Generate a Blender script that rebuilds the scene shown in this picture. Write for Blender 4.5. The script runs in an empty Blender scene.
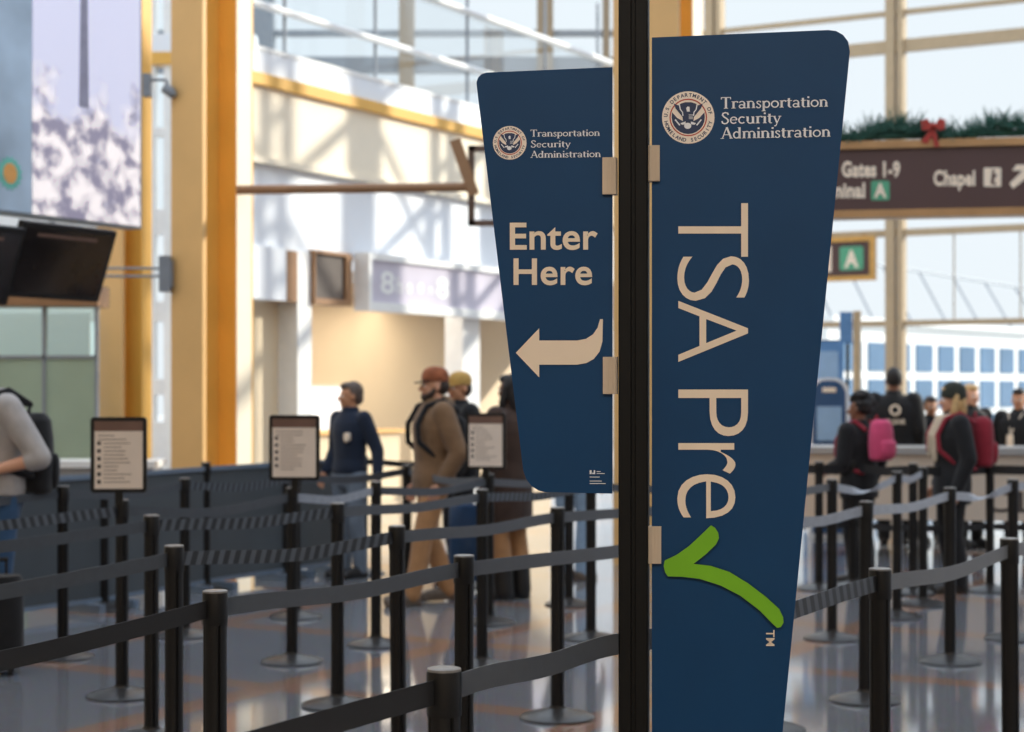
import bpy, bmesh, math, random
from mathutils import Vector, Matrix

random.seed(7)
PI = math.pi
scn = bpy.context.scene
col = scn.collection

# ------------------------------------------------------------------ camera, world, sun, added lights, exposure
EYE, F, HOR = 1.55, 1800.0, 391.0
cam_d = bpy.data.cameras.new('camera')
cam = bpy.data.objects.new('camera', cam_d)
col.objects.link(cam)
cam.location = (0, 0, EYE)
cam.rotation_euler = (PI / 2, 0, 0)
cam_d.sensor_width = 36
cam_d.lens = F / 1024 * 36
cam_d.shift_y = (HOR - 366) / 1024
cam_d.clip_end = 400
cam_d.dof.use_dof = True
cam_d.dof.focus_distance = 4.22
cam_d.dof.aperture_fstop = 4.2
scn.camera = cam

w = bpy.data.worlds.new('sky')
scn.world = w
w.use_nodes = True
wn = w.node_tree
bg = wn.nodes['Background']
tcw = wn.nodes.new('ShaderNodeTexCoord')
sep = wn.nodes.new('ShaderNodeSeparateXYZ')
rmp = wn.nodes.new('ShaderNodeValToRGB')
wn.links.new(tcw.outputs['Generated'], sep.inputs[0])
wn.links.new(sep.outputs['Z'], rmp.inputs[0])
wn.links.new(rmp.outputs[0], bg.inputs['Color'])
rmp.color_ramp.elements[0].color = (0.88, 0.925, 0.96, 1)
rmp.color_ramp.elements[1].color = (1.25, 1.45, 1.75, 1)
e = rmp.color_ramp.elements.new(0.22)
e.color = (0.86, 0.92, 0.97, 1)
e = rmp.color_ramp.elements.new(0.42)
e.color = (1.15, 1.30, 1.45, 1)
bg.inputs['Strength'].default_value = 1.05

SUN_AZ = Vector((0.954, 0.301, 0)).normalized()
SUN_EL = math.radians(25)
sd = bpy.data.lights.new('sun', 'SUN')
sd.energy = 5.2
sd.angle = math.radians(0.6)
sd.color = (1.0, 0.93, 0.80)
sun = bpy.data.objects.new('sun', sd)
col.objects.link(sun)
to_sun = SUN_AZ * math.cos(SUN_EL) + Vector((0, 0, math.sin(SUN_EL)))
sun.rotation_euler = (-to_sun).to_track_quat('-Z', 'Y').to_euler()


def area(name, loc, size, power, color, rot=(0, 0, 0), sy=None):
    d = bpy.data.lights.new(name, 'AREA')
    d.shape = 'RECTANGLE'
    d.size = size
    d.size_y = sy or size
    d.energy = power
    d.color = color
    o = bpy.data.objects.new(name, d)
    col.objects.link(o)
    o.location = loc
    o.rotation_euler = rot
    return o


WARM = (1.0, 0.92, 0.82)  # unseen warm lights added to brighten the sign fronts and foreground
area('warm_fill', (-2.0, -3.5, 6.6), 2.4, 300, WARM)
area('warm_fill', (2.4, -3.5, 6.6), 2.4, 300, WARM)
area('warm_fill', (-3.4, 4.5, 6.6), 1.8, 60, WARM)
area('warm_fill', (3.6, 6.5, 6.6), 1.8, 60, WARM)

scn.view_settings.view_transform = 'Standard'
scn.view_settings.look = 'None'
scn.view_settings.gamma = 1
scn.view_settings.exposure = 0.0
scn.view_settings.use_curve_mapping = False
try:
    scn.cycles.use_denoising = True
    scn.cycles.max_bounces = 8
    scn.cycles.transparent_max_bounces = 16
    scn.cycles.caustics_reflective = False
    scn.cycles.caustics_refractive = False
    scn.cycles.sample_clamp_indirect = 6
except Exception:
    pass


# ------------------------------------------------------------------ materials
def c(r, g, b):
    def f(v):
        v /= 255
        return v / 12.92 if v <= 0.04045 else ((v + 0.055) / 1.055) ** 2.4
    return (f(r), f(g), f(b))


def M(name, rgb, rough=0.5, metal=0.0, var=0.10, scale=9.0, spec=0.5, sheen=0.0, coat=0.0):
    m = bpy.data.materials.new(name)
    m.use_nodes = True
    nt = m.node_tree
    p = nt.nodes['Principled BSDF']
    tc = nt.nodes.new('ShaderNodeTexCoord')
    n = nt.nodes.new('ShaderNodeTexNoise')
    n.inputs['Scale'].default_value = scale
    n.inputs['Detail'].default_value = 3
    nt.links.new(tc.outputs['Object'], n.inputs['Vector'])
    r = nt.nodes.new('ShaderNodeValToRGB')
    lo, hi = 1 - var, 1 + var
    r.color_ramp.elements[0].position = 0.3
    r.color_ramp.elements[1].position = 0.7
    r.color_ramp.elements[0].color = (*[min(1, v * lo) for v in rgb], 1)
    r.color_ramp.elements[1].color = (*[min(1, v * hi) for v in rgb], 1)
    nt.links.new(n.outputs['Fac'], r.inputs[0])
    nt.links.new(r.outputs[0], p.inputs['Base Color'])
    p.inputs['Roughness'].default_value = rough
    p.inputs['Metallic'].default_value = metal
    p.inputs['Specular IOR Level'].default_value = spec
    p.inputs['Sheen Weight'].default_value = sheen
    p.inputs['Coat Weight'].default_value = coat
    return m


def glass_mat(name, tint, refl=0.08):
    m = bpy.data.materials.new(name)
    m.use_nodes = True
    nt = m.node_tree
    nt.nodes.remove(nt.nodes['Principled BSDF'])
    out = nt.nodes['Material Output']
    t = nt.nodes.new('ShaderNodeBsdfTransparent')
    t.inputs[0].default_value = (*tint, 1)
    g = nt.nodes.new('ShaderNodeBsdfGlossy')
    g.inputs['Roughness'].default_value = 0.02
    mix = nt.nodes.new('ShaderNodeMixShader')
    lw = nt.nodes.new('ShaderNodeLayerWeight')
    lw.inputs[0].default_value = 0.15
    mul = nt.nodes.new('ShaderNodeMath')
    mul.operation = 'MULTIPLY'
    mul.inputs[1].default_value = refl * 4
    nt.links.new(lw.outputs['Fresnel'], mul.inputs[0])
    nt.links.new(mul.outputs[0], mix.inputs[0])
    nt.links.new(t.outputs[0], mix.inputs[1])
    nt.links.new(g.outputs[0], mix.inputs[2])
    nt.links.new(mix.outputs[0], out.inputs[0])
    return m


def floor_mat():
    m = bpy.data.materials.new('polished_terrazzo')
    m.use_nodes = True
    nt = m.node_tree
    p = nt.nodes['Principled BSDF']
    tc = nt.nodes.new('ShaderNodeTexCoord')
    mp = nt.nodes.new('ShaderNodeMapping')
    mp.inputs['Rotation'].default_value = (0, 0, math.radians(29.3))
    nt.links.new(tc.outputs['Object'], mp.inputs[0])
    br = nt.nodes.new('ShaderNodeTexBrick')
    br.offset = 0
    br.inputs['Color1'].default_value = (*c(126, 127, 133), 1)
    br.inputs['Color2'].default_value = (*c(137, 138, 142), 1)
    br.inputs['Mortar'].default_value = (*c(160, 126, 108), 1)
    br.inputs['Scale'].default_value = 1.0
    br.inputs['Mortar Size'].default_value = 0.10
    br.inputs['Mortar Smooth'].default_value = 0.02
    br.inputs['Brick Width'].default_value = 1.9
    br.inputs['Row Height'].default_value = 1.9
    nt.links.new(mp.outputs[0], br.inputs['Vector'])
    n = nt.nodes.new('ShaderNodeTexVoronoi')
    n.inputs['Scale'].default_value = 90
    nt.links.new(tc.outputs['Object'], n.inputs['Vector'])
    mx = nt.nodes.new('ShaderNodeMix')
    mx.data_type = 'RGBA'
    mx.blend_type = 'MULTIPLY'
    mx.inputs[0].default_value = 0.35
    nt.links.new(br.outputs['Color'], mx.inputs[6])
    nt.links.new(n.outputs['Color'], mx.inputs[7])
    nt.links.new(mx.outputs[2], p.inputs['Base Color'])
    nz = nt.nodes.new('ShaderNodeTexNoise')
    nz.inputs['Scale'].default_value = 1.3
    nt.links.new(tc.outputs['Object'], nz.inputs['Vector'])
    mr = nt.nodes.new('ShaderNodeMapRange')
    mr.inputs['To Min'].default_value = 0.04
    mr.inputs['To Max'].default_value = 0.11
    nt.links.new(nz.outputs['Fac'], mr.inputs[0])
    nt.links.new(mr.outputs[0], p.inputs['Roughness'])
    p.inputs['Specular IOR Level'].default_value = 1.0
    return m


def poster_mat():
    """printed photograph of blossoming trees on a pale lilac sky: blotches of blossom, darker twigs"""
    m = bpy.data.materials.new('blossom_print')
    m.use_nodes = True
    nt = m.node_tree
    p = nt.nodes['Principled BSDF']
    p.inputs['Roughness'].default_value = 0.35
    tc = nt.nodes.new('ShaderNodeTexCoord')
    s = nt.nodes.new('ShaderNodeSeparateXYZ')
    nt.links.new(tc.outputs['Object'], s.inputs[0])
    n1 = nt.nodes.new('ShaderNodeTexNoise')
    n1.inputs['Scale'].default_value = 2.6
    n1.inputs['Detail'].default_value = 6
    nt.links.new(tc.outputs['Object'], n1.inputs['Vector'])
    n2 = nt.nodes.new('ShaderNodeTexNoise')
    n2.inputs['Scale'].default_value = 6
    n2.inputs['Detail'].default_value = 4
    nt.links.new(tc.outputs['Object'], n2.inputs['Vector'])
    mr = nt.nodes.new('ShaderNodeMapRange')          # trees grow in the lower part of the print
    mr.inputs['From Min'].default_value = 4.15
    mr.inputs['From Max'].default_value = 3.35
    nt.links.new(s.outputs['Z'], mr.inputs[0])
    ad = nt.nodes.new('ShaderNodeMath')
    ad.operation = 'ADD'
    nt.links.new(mr.outputs[0], ad.inputs[0])
    sb = nt.nodes.new('ShaderNodeMath')
    sb.operation = 'MULTIPLY_ADD'
    sb.inputs[1].default_value = 2.4
    sb.inputs[2].default_value = -1.2
    nt.links.new(n1.outputs['Fac'], sb.inputs[0])
    nt.links.new(sb.outputs[0], ad.inputs[1])
    st = nt.nodes.new('ShaderNodeMapRange')
    st.inputs['From Min'].default_value = 0.35
    st.inputs['From Max'].default_value = 0.65
    nt.links.new(ad.outputs[0], st.inputs[0])
    tree = nt.nodes.new('ShaderNodeValToRGB')
    tree.color_ramp.elements[0].color = (*c(140, 134, 154), 1)
    tree.color_ramp.elements[1].color = (*c(250, 240, 238), 1)
    tree.color_ramp.elements[0].position = 0.42
    tree.color_ramp.elements[1].position = 0.58
    nt.links.new(n2.outputs['Fac'], tree.inputs[0])
    mx = nt.nodes.new('ShaderNodeMix')
    mx.data_type = 'RGBA'
    nt.links.new(st.outputs[0], mx.inputs[0])
    mx.inputs[6].default_value = (*c(206, 206, 226), 1)
    nt.links.new(tree.outputs[0], mx.inputs[7])
    nt.links.new(mx.outputs[2], p.inputs['Base Color'])
    nt.links.new(mx.outputs[2], p.inputs['Emission Color'])      # a lit video wall
    p.inputs['Emission Strength'].default_value = 0.55
    return m


def stripe_belt_mat():
    """woven black belt with a run of pale slanted printed dashes"""
    m = bpy.data.materials.new('printed_belt_webbing')
    m.use_nodes = True
    nt = m.node_tree
    p = nt.nodes['Principled BSDF']
    uv = nt.nodes.new('ShaderNodeUVMap')
    wv = nt.nodes.new('ShaderNodeTexWave')
    wv.inputs['Scale'].default_value = 6.0
    mp = nt.nodes.new('ShaderNodeMapping')
    mp.inputs['Rotation'].default_value = (0, 0, 0.35)
    nt.links.new(uv.outputs[0], mp.inputs[0])
    nt.links.new(mp.outputs[0], wv.inputs['Vector'])
    r = nt.nodes.new('ShaderNodeValToRGB')
    r.color_ramp.elements[0].color = (*c(40, 44, 50), 1)
    r.color_ramp.elements[1].color = (*c(86, 93, 102), 1)
    r.color_ramp.elements[0].position = 0.45
    r.color_ramp.elements[1].position = 0.6
    nt.links.new(wv.outputs['Fac'], r.inputs[0])
    nt.links.new(r.outputs[0], p.inputs['Base Color'])
    p.inputs['Roughness'].default_value = 0.45
    return m


BLACK = M('black_powder_coat', c(18, 18, 19), 0.42, var=.15, spec=.35)
POLEBLACK = M('black_anodised_extrusion', c(13, 13, 13), 0.55, var=.12, spec=.25)
RUBBER = M('black_rubber', c(20, 20, 20), 0.7)
BASEM = M('dark_cast_base', c(44, 42, 41), 0.34, var=.12)
CAPM = M('worn_grey_cap', c(128, 126, 124), 0.35, var=.2, scale=40)
BELT = M('grey_black_belt_webbing', c(54, 61, 70), 0.40, var=.10, scale=30, sheen=.3)
BELTL = M('sheen_grey_belt_webbing', c(146, 154, 166), 0.36, var=.12, scale=25, sheen=.3)  # far belts: window sheen put into a lighter webbing colour
BELTK = M('black_belt_webbing', c(28, 28, 30), 0.55, var=.12)
BELTP = stripe_belt_mat()
NAVY = M('navy_blue_sign_vinyl', c(8, 64, 108), 0.42, var=.05, scale=5, spec=.3)
EDGE = M('sunlit_pale_edge', c(176, 172, 166), 0.35)  # pale grey puts the sunlit line into the panel edge
CREAM = M('cream_white_vinyl', c(246, 228, 206), 0.45, var=.03)
LETTER = M('pale_serif_vinyl', c(240, 244, 252), 0.45, var=.03)
GREEN = M('bright_green_plastic', c(122, 190, 34), 0.35, var=.05)
CLIPM = M('beige_plastic_clip', c(214, 196, 174), 0.4, var=.04)
REDV = M('red_ring_vinyl', c(190, 70, 54), 0.5)
SEALW = M('pale_seal_vinyl', c(252, 240, 228), .45, var=.02)
SEALB = M('seal_blue_vinyl', c(30, 52, 92), 0.45)
TANP = M('tan_greyed_yellow', c(222, 178, 116), 0.45, var=.05, scale=2)  # on the columns, grey reflection is put into the yellow paint
GOLDP = M('golden_yellow_paint', c(226, 174, 82), 0.42, var=.06, scale=2)
CREAMW = M('cream_painted_wall', c(238, 226, 204), 0.6, var=.03, scale=1.5)
WHITEW = M('white_painted_wall', c(232, 236, 242), 0.6, var=.03, scale=1.5)
BEIGEW = M('beige_wall', c(226, 208, 178), 0.7, var=.03, scale=1)
DARKW = M('dark_wall_panel', c(88, 78, 72), 0.6)
WOODM = M('brown_wood_trim', c(150, 112, 78), 0.5, var=.12, scale=4)
WHITEM = M('white_metal', c(236, 236, 234), 0.35, var=.03)
GREYM = M('grey_steel', c(140, 146, 154), 0.4, var=.06)
MULL = M('cream_window_mullion', c(186, 164, 132), 0.45, var=.05)
MULLB = M('bronze_window_mullion', c(150, 132, 108), 0.45, var=.05)
GLASS = glass_mat('clear_window_glass', (0.97, 0.985, 0.99))
BGLASS = glass_mat('bluish_balustrade_glass', (0.96, 0.98, 0.99), .08)
GGLASS = glass_mat('green_tinted_glass', (0.86, 0.94, 0.90), .2)
FROST = M('frosted_green_glass', c(158, 176, 156), 0.35, var=.10, scale=1.2)
FLOOR = floor_mat()
CONC = M('pale_concrete_apron', c(196, 194, 190), 0.8, var=.06)
CEIL = M('off_white_ceiling', c(214, 204, 190), 0.8)
FACADE = M('white_facade', c(240, 240, 238), 0.6, var=.03)
BLUEGL = M('blue_facade_glass', c(92, 122, 152), 0.25, var=.12, scale=.6)
SIGNBR = M('dark_brown_sign_panel', c(82, 58, 56), 0.5, var=.05, scale=2)
BRONZE = M('bronze_sign_rim', c(172, 136, 96), 0.35, metal=.4, var=.15, scale=3)
SGREEN = M('green_letter_tile', c(84, 164, 128), 0.45)
GARL = M('dark_green_needles', c(52, 96, 84), 0.7, var=.35, scale=14)
BOWR = M('red_ribbon', c(168, 50, 42), 0.5)
SCREENM = M('glossy_dark_screen', c(40, 36, 36), 0.12, var=.5, scale=3)
PRINT = poster_mat()
PRINTB = M('grey_blue_print', c(150, 168, 186), 0.35, var=.28, scale=1.4)
_p = PRINTB.node_tree.nodes['Principled BSDF']
PRINTB.node_tree.links.new(PRINTB.node_tree.nodes['Color Ramp'].outputs[0], _p.inputs['Emission Color'])
_p.inputs['Emission Strength'].default_value = 0.3
ORANGE = M('orange_print', c(232, 168, 92), 0.4)
TEAL = M('teal_print', c(110, 196, 178), 0.4)
FABRIC = M('charcoal_barrier_fabric', c(62, 70, 76), 0.65, var=.12, scale=2.5, sheen=.2)
RAILB = M('blue_grey_rail', c(112, 128, 146), 0.35, var=.06)
SHEETM = M('printed_notice_paper', c(232, 218, 204), 0.5, var=.05, scale=6)
HEADM = M('brown_notice_header', c(112, 84, 72), 0.5)
INK = M('grey_ink', c(136, 122, 114), 0.6)
INKD = M('dark_ink', c(58, 52, 50), 0.6)
COUNTER = M('pale_stone_counter', c(206, 192, 176), 0.45, var=.05, scale=2)
COUNTERT = M('grey_counter_top', c(160, 160, 160), 0.3, var=.06)
KIOSKB = M('deep_blue_kiosk_face', c(44, 82, 124), 0.35, var=.06)
KIOSKL = M('pale_blue_kiosk_screen', c(150, 182, 214), 0.25, var=.10, scale=3)
BLUEPAN = M('mid_blue_banner', c(92, 136, 184), 0.45, var=.08)
STOREP = M('greyish_pink_sign_face', c(196, 190, 204), 0.4, var=.10, scale=1.2)


# ------------------------------------------------------------------ mesh helpers
def obj(name, bm, mats, parent=None, smooth=False, **props):
    me = bpy.data.meshes.new(name)
    bm.normal_update()
    bm.to_mesh(me)
    bm.free()
    for m in (mats if isinstance(mats, (list, tuple)) else [mats]):
        me.materials.append(m)
    if smooth:
        me.polygons.foreach_set('use_smooth', [True] * len(me.polygons))
        try:
            me.set_sharp_from_angle(angle=math.radians(40))
        except Exception:
            pass
    o = bpy.data.objects.new(name, me)
    col.objects.link(o)
    if parent is not None:
        o.parent = parent
    for k, v in props.items():
        o[k] = v
    return o


def thing(name, label, cat, loc=(0, 0, 0), rz=0.0, group=None, kind=None):
    o = bpy.data.objects.new(name, None)
    o.empty_display_size = 0.1
    col.objects.link(o)
    o.location = loc
    o.rotation_euler = (0, 0, rz)
    if label:
        o['label'] = label
    if cat:
        o['category'] = cat
    if group:
        o['group'] = group
    if kind:
        o['kind'] = kind
    return o


def tag(o, label, cat, group=None):
    o['label'] = label
    o['category'] = cat
    if group:
        o['group'] = group
    return o


def new():
    return bmesh.new()


def hexa(bm, P, mi=0):
    """eight corners, bottom ring then top ring"""
    v = [bm.verts.new(p) for p in P]
    fs = [(3, 2, 1, 0), (4, 5, 6, 7), (0, 1, 5, 4), (1, 2, 6, 5), (2, 3, 7, 6), (3, 0, 4, 7)]
    for f in fs:
        fc = bm.faces.new([v[i] for i in f])
        fc.material_index = mi


def box(bm, x0, x1, y0, y1, z0, z1, mi=0, fr=None):
    P = [(x0, y0, z0), (x1, y0, z0), (x1, y1, z0), (x0, y1, z0), (x0, y0, z1), (x1, y0, z1), (x1, y1, z1), (x0, y1, z1)]
    if fr:
        P = [fr(*p) for p in P]
    hexa(bm, P, mi)


def rod(bm, p, q, r0, r1=None, seg=12, mi=0, caps=True):
    p, q = Vector(p), Vector(q)
    r1 = r0 if r1 is None else r1
    d = (q - p).normalized()
    a = d.orthogonal().normalized()
    b = d.cross(a)
    A, B = [], []
    for i in range(seg):
        t = 2 * PI * i / seg
        o = a * math.cos(t) + b * math.sin(t)
        A.append(bm.verts.new(p + o * r0))
        B.append(bm.verts.new(q + o * r1))
    for i in range(seg):
        j = (i + 1) % seg
        bm.faces.new((A[i], A[j], B[j], B[i])).material_index = mi
    if caps:
        bm.faces.new(A[::-1]).material_index = mi
        bm.faces.new(B).material_index = mi


def lathe(bm, prof, seg=32, mi=0, cx=0, cy=0):
    rings = []
    for r, z in prof:
        rings.append([bm.verts.new((cx + r * math.cos(2 * PI * i / seg), cy + r * math.sin(2 * PI * i / seg), z)) for i in range(seg)])
    for A, B in zip(rings, rings[1:]):
        for i in range(seg):
            j = (i + 1) % seg
            bm.faces.new((A[i], A[j], B[j], B[i])).material_index = mi
    bm.faces.new(rings[0][::-1]).material_index = mi
    bm.faces.new(rings[-1]).material_index = mi


def ball(bm, cpos, r, rot=None, u=16, v=10, mi=0):
    r = r if isinstance(r, (tuple, list)) else (r, r, r)
    mt = Matrix.Translation(cpos)
    if rot is not None:
        mt = mt @ rot.to_4x4()
    mt = mt @ Matrix.Diagonal((*r, 1))
    bmesh.ops.create_uvsphere(bm, u_segments=u, v_segments=v, radius=1, matrix=mt)


def prism(bm, pts, fr, d0, d1, mi=0, mi_side=None):
    """a closed outline pts (2D) extruded from depth d0 (front) to d1; fr(u, v, d) -> 3D"""
    A = [bm.verts.new(fr(u, v, d0)) for u, v in pts]
    B = [bm.verts.new(fr(u, v, d1)) for u, v in pts]
    n = len(pts)
    bm.faces.new(A).material_index = mi
    bm.faces.new(B[::-1]).material_index = mi
    for i in range(n):
        j = (i + 1) % n
        bm.faces.new((A[j], A[i], B[i], B[j])).material_index = mi if mi_side is None else mi_side
    bmesh.ops.recalc_face_normals(bm, faces=bm.faces[:])


def at(px, py, Y):
    return Vector(((px - 512) / F * Y, Y, EYE + (HOR - py) / F * Y))


def text_mesh(s, bold=0.0, spacing=1.0):
    cu = bpy.data.curves.new('lettering', 'FONT')
    cu.body = s
    cu.size = 1
    cu.offset = bold
    cu.space_character = spacing
    cu.resolution_u = 6
    o = bpy.data.objects.new('lettering', cu)
    col.objects.link(o)
    dg = bpy.context.evaluated_depsgraph_get()
    me = bpy.data.meshes.new_from_object(o.evaluated_get(dg))
    bpy.data.objects.remove(o)
    bpy.data.curves.remove(cu)
    V = [v.co.copy() for v in me.vertices]
    P = [tuple(p.vertices) for p in me.polygons]
    bpy.data.meshes.remove(me)
    return V, P


def put_mesh(bm, V, P, fn, mi=0):
    vs = [bm.verts.new(fn(v.x, v.y)) for v in V]
    for p in P:
        try:
            bm.faces.new([vs[i] for i in p]).material_index = mi
        except ValueError:
            pass


def fit_text(bm, s, rect, fn, bold=0.0, spacing=1.0, mode='h', mi=0):
    """fit the text s in rect (x0, y0, x1, y1), y1 the top; mode 'cw' turns it clockwise. fn(x, y) -> 3D"""
    V, P = text_mesh(s, bold, spacing)
    xs = [v.x for v in V]
    ys = [v.y for v in V]
    ax, bx, ay, by = min(xs), max(xs), min(ys), max(ys)
    x0, y0, x1, y1 = rect
    def g(x, y):
        a, b = (x - ax) / (bx - ax), (y - ay) / (by - ay)
        if mode == 'h':
            return fn(x0 + a * (x1 - x0), y0 + b * (y1 - y0))
        return fn(x0 + b * (x1 - x0), y1 + a * (y0 - y1))
    put_mesh(bm, V, P, g, mi)


# serif lettering drawn as strokes (cap height 1)
S_, T_ = .15, .08
s_pts = [(.34, .48), (.31, .57), (.2, .6), (.1, .56), (.075, .47), (.14, .38), (.26, .29), (.33, .21), (.33, .11), (.26, .03), (.17, .015), (.08, .05), (.05, .16)]
def sb(x, y=0.03, h=.15):
    return ('l', x - h, y, x + h, y, .055)
GL = {
    'T': (.74, [('l', .36, 0, .36, 1, S_), ('l', 0, .965, .72, .965, .07), ('l', .03, .8, .03, 1, .06), ('l', .69, .8, .69, 1, .06), sb(.36)]),
    'r': (.5, [('l', .16, 0, .16, .62, S_), sb(.16), ('l', .02, .59, .16, .59, .055), ('c', .36, .4, .2, .2, 170, 60, .08), ('l', .4, .55, .5, .55, .11)]),
    'a': (.58, [('c', .24, .17, .17, .15, 0, 360, .085), ('l', .44, 0, .44, .45, .12), ('c', .26, .43, .18, .17, 0, 160, .085), ('l', .44, .03, .56, .03, .055)]),
    'n': (.68, [('l', .14, 0, .14, .62, S_), ('l', .51, 0, .51, .42, S_), ('c', .325, .4, .185, .2, 0, 150, .085), sb(.14, h=.13), sb(.51, h=.13), ('l', .02, .59, .14, .59, .055)]),
    's': (.42, [('p', s_pts, .085)]),
    'S': (.6, [('p', [(x * 1.5, y * 1.63) for x, y in s_pts], .11)]),
    'p': (.64, [('l', .14, -.28, .14, .6, S_), ('c', .35, .31, .2, .27, 0, 360, .1), sb(.14, -.26), ('l', .02, .58, .14, .58, .055)]),
    'o': (.62, [('c', .3, .31, .24, .27, 0, 360, .1)]),
    't': (.42, [('l', .18, .1, .18, .8, S_), ('l', .03, .59, .4, .59, .06), ('c', .28, .12, .1, .1, 180, 310, .08)]),
    'i': (.3, [('l', .15, 0, .15, .6, S_), sb(.15, h=.13), ('l', .03, .58, .15, .58, .055), ('l', .08, .85, .22, .85, .14)]),
    'e': (.58, [('c', .29, .31, .22, .27, 10, 320, .095), ('l', .08, .33, .52, .33, .055)]),
    'c': (.54, [('c', .29, .31, .22, .27, 45, 315, .1)]),
    'u': (.68, [('l', .14, .2, .14, .6, S_), ('l', .51, 0, .51, .6, S_), ('c', .325, .22, .185, .2, 180, 345, .085), ('l', .02, .58, .14, .58, .055), ('l', .39, .58, .51, .58, .055), ('l', .51, .03, .64, .03, .055)]),
    'y': (.56, [('l', .08, .6, .28, .02, .11), ('l', .5, .6, .2, -.24, .065), sb(.09, .58, .1), sb(.48, .58, .1), ('l', .08, -.24, .22, -.24, .08)]),
    'A': (.82, [('l', .1, 0, .4, 1, .065), ('l', .4, 1, .72, 0, .14), ('l', .22, .34, .6, .34, .06), sb(.1, h=.12), sb(.72, h=.12)]),
    'd': (.66, [('c', .27, .31, .2, .27, 0, 360, .1), ('l', .48, 0, .48, .97, S_), ('l', .36, .94, .48, .94, .055), ('l', .48, .03, .6, .03, .055)]),
    'm': (1.0, [('l', .14, 0, .14, .62, S_), ('l', .5, 0, .5, .42, S_), ('l', .86, 0, .86, .42, S_), ('c', .32, .4, .18, .2, 0, 150, .085), ('c', .68, .4, .18, .2, 0, 150, .085), sb(.14, h=.12), sb(.5, h=.12), sb(.86, h=.12), ('l', .02, .59, .14, .59, .055)]),
}


def stroke(bm, pts, wd, fn, closed=False):
    wd *= 1.06
    n = len(pts)
    L, R = [], []
    for i, (x, y) in enumerate(pts):
        a = pts[(i - 1) % n] if (closed or i > 0) else pts[i]
        b = pts[(i + 1) % n] if (closed or i < n - 1) else pts[i]
        dx, dy = b[0] - a[0], b[1] - a[1]
        l = math.hypot(dx, dy) or 1
        nx, ny = -dy / l * wd / 2, dx / l * wd / 2
        L.append(bm.verts.new(fn(x + nx, y + ny)))
        R.append(bm.verts.new(fn(x - nx, y - ny)))
    for i in range(n if closed else n - 1):
        j = (i + 1) % n
        bm.faces.new((R[i], R[j], L[j], L[i]))


def serif_text(bm, s, x0, y0, x1, y1, fn):
    """baseline at y0, cap top at y1, squeezed to end at x1"""
    total = sum(GL[ch][0] for ch in s)
    kx, ky = (x1 - x0) / total, (y1 - y0)
    pen = 0
    for ch in s:
        adv, sts = GL[ch]
        g = lambda x, y, pen=pen: fn(x0 + (pen + x) * kx, y0 + y * ky)
        for st in sts:
            if st[0] == 'l':
                stroke(bm, [(st[1], st[2]), (st[3], st[4])], st[5], g)
            elif st[0] == 'c':
                _, cx, cy, rx, ry, a0, a1, wd = st
                full = abs(a1 - a0) == 360
                N = 16
                pts = [(cx + rx * math.cos(math.radians(a0 + (a1 - a0) * i / N)), cy + ry * math.sin(math.radians(a0 + (a1 - a0) * i / N))) for i in range(N if full else N + 1)]
                stroke(bm, pts, wd, g, full)
            else:
                stroke(bm, st[1], st[2], g)
        pen += adv


def rounded(x0, y0, x1, y1, r, n=5):
    pts = []
    for cx, cy, a in ((x1 - r, y0 + r, -90), (x1 - r, y1 - r, 0), (x0 + r, y1 - r, 90), (x0 + r, y0 + r, 180)):
        for i in range(n + 1):
            t = math.radians(a + 90 * i / n)
            pts.append((cx + r * math.cos(t), cy + r * math.sin(t)))
    return pts


# building grid: D1 runs away to the right, D2 comes back to the right
D1 = Vector((0.489, 0.872, 0))
D2 = Vector((0.872, -0.489, 0))
W0 = Vector((-2.91, 20, 0))


def W(t, off, z):                       # a point of the shop front: t along it, off towards the hall
    p = W0 + D1 * t + D2 * off
    return (p.x, p.y, z)


def tw(px):
    r = (px - 512) / F
    return (20 * r + 2.91) / (0.489 - 0.872 * r)


def zw(px, py):
    return EYE + (HOR - py) / F * (20 + 0.872 * tw(px))


Q0 = Vector((3.23, 30.9, 0))


def Q(u, off, z):                       # a point of the far window wall: u along it, off towards the hall
    p = Q0 + D2 * u - D1 * off
    return (p.x, p.y, z)


# ------------------------------------------------------------------ setting
def struct(name, bm, m, parent=None, **kw):
    o = obj(name, bm, m, parent)
    if parent is None:
        o['kind'] = 'structure'
    return o


bm = new(); box(bm, -16, 22, -9, 36, -.2, 0); struct('floor', bm, FLOOR)
bm = new(); box(bm, -40, 90, 36.01, 120, -.3, -.05); struct('ground_outside', bm, CONC)
bm = new(); box(bm, -9, 8.2, -9, 7.0, 7, 7.2); struct('ceiling', bm, CEIL)  # unseen; shades the foreground, cut short to let sky light onto the floor
bm = new(); box(bm, -9, 8.2, -9.2, -9, 0, 7); struct('wall_back', bm, BEIGEW)  # unseen wall added to block sky light from behind, beige for warmth
bm = new(); box(bm, 8, 8.3, -9, 17.9, 0, 14); struct('wall_sun_block', bm, WHITEW)  # unseen wall added to keep the low sun off the foreground
bm = new(); box(bm, -9.2, -9, -9, 17, 0, 7); struct('wall_side', bm, BEIGEW)

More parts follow.
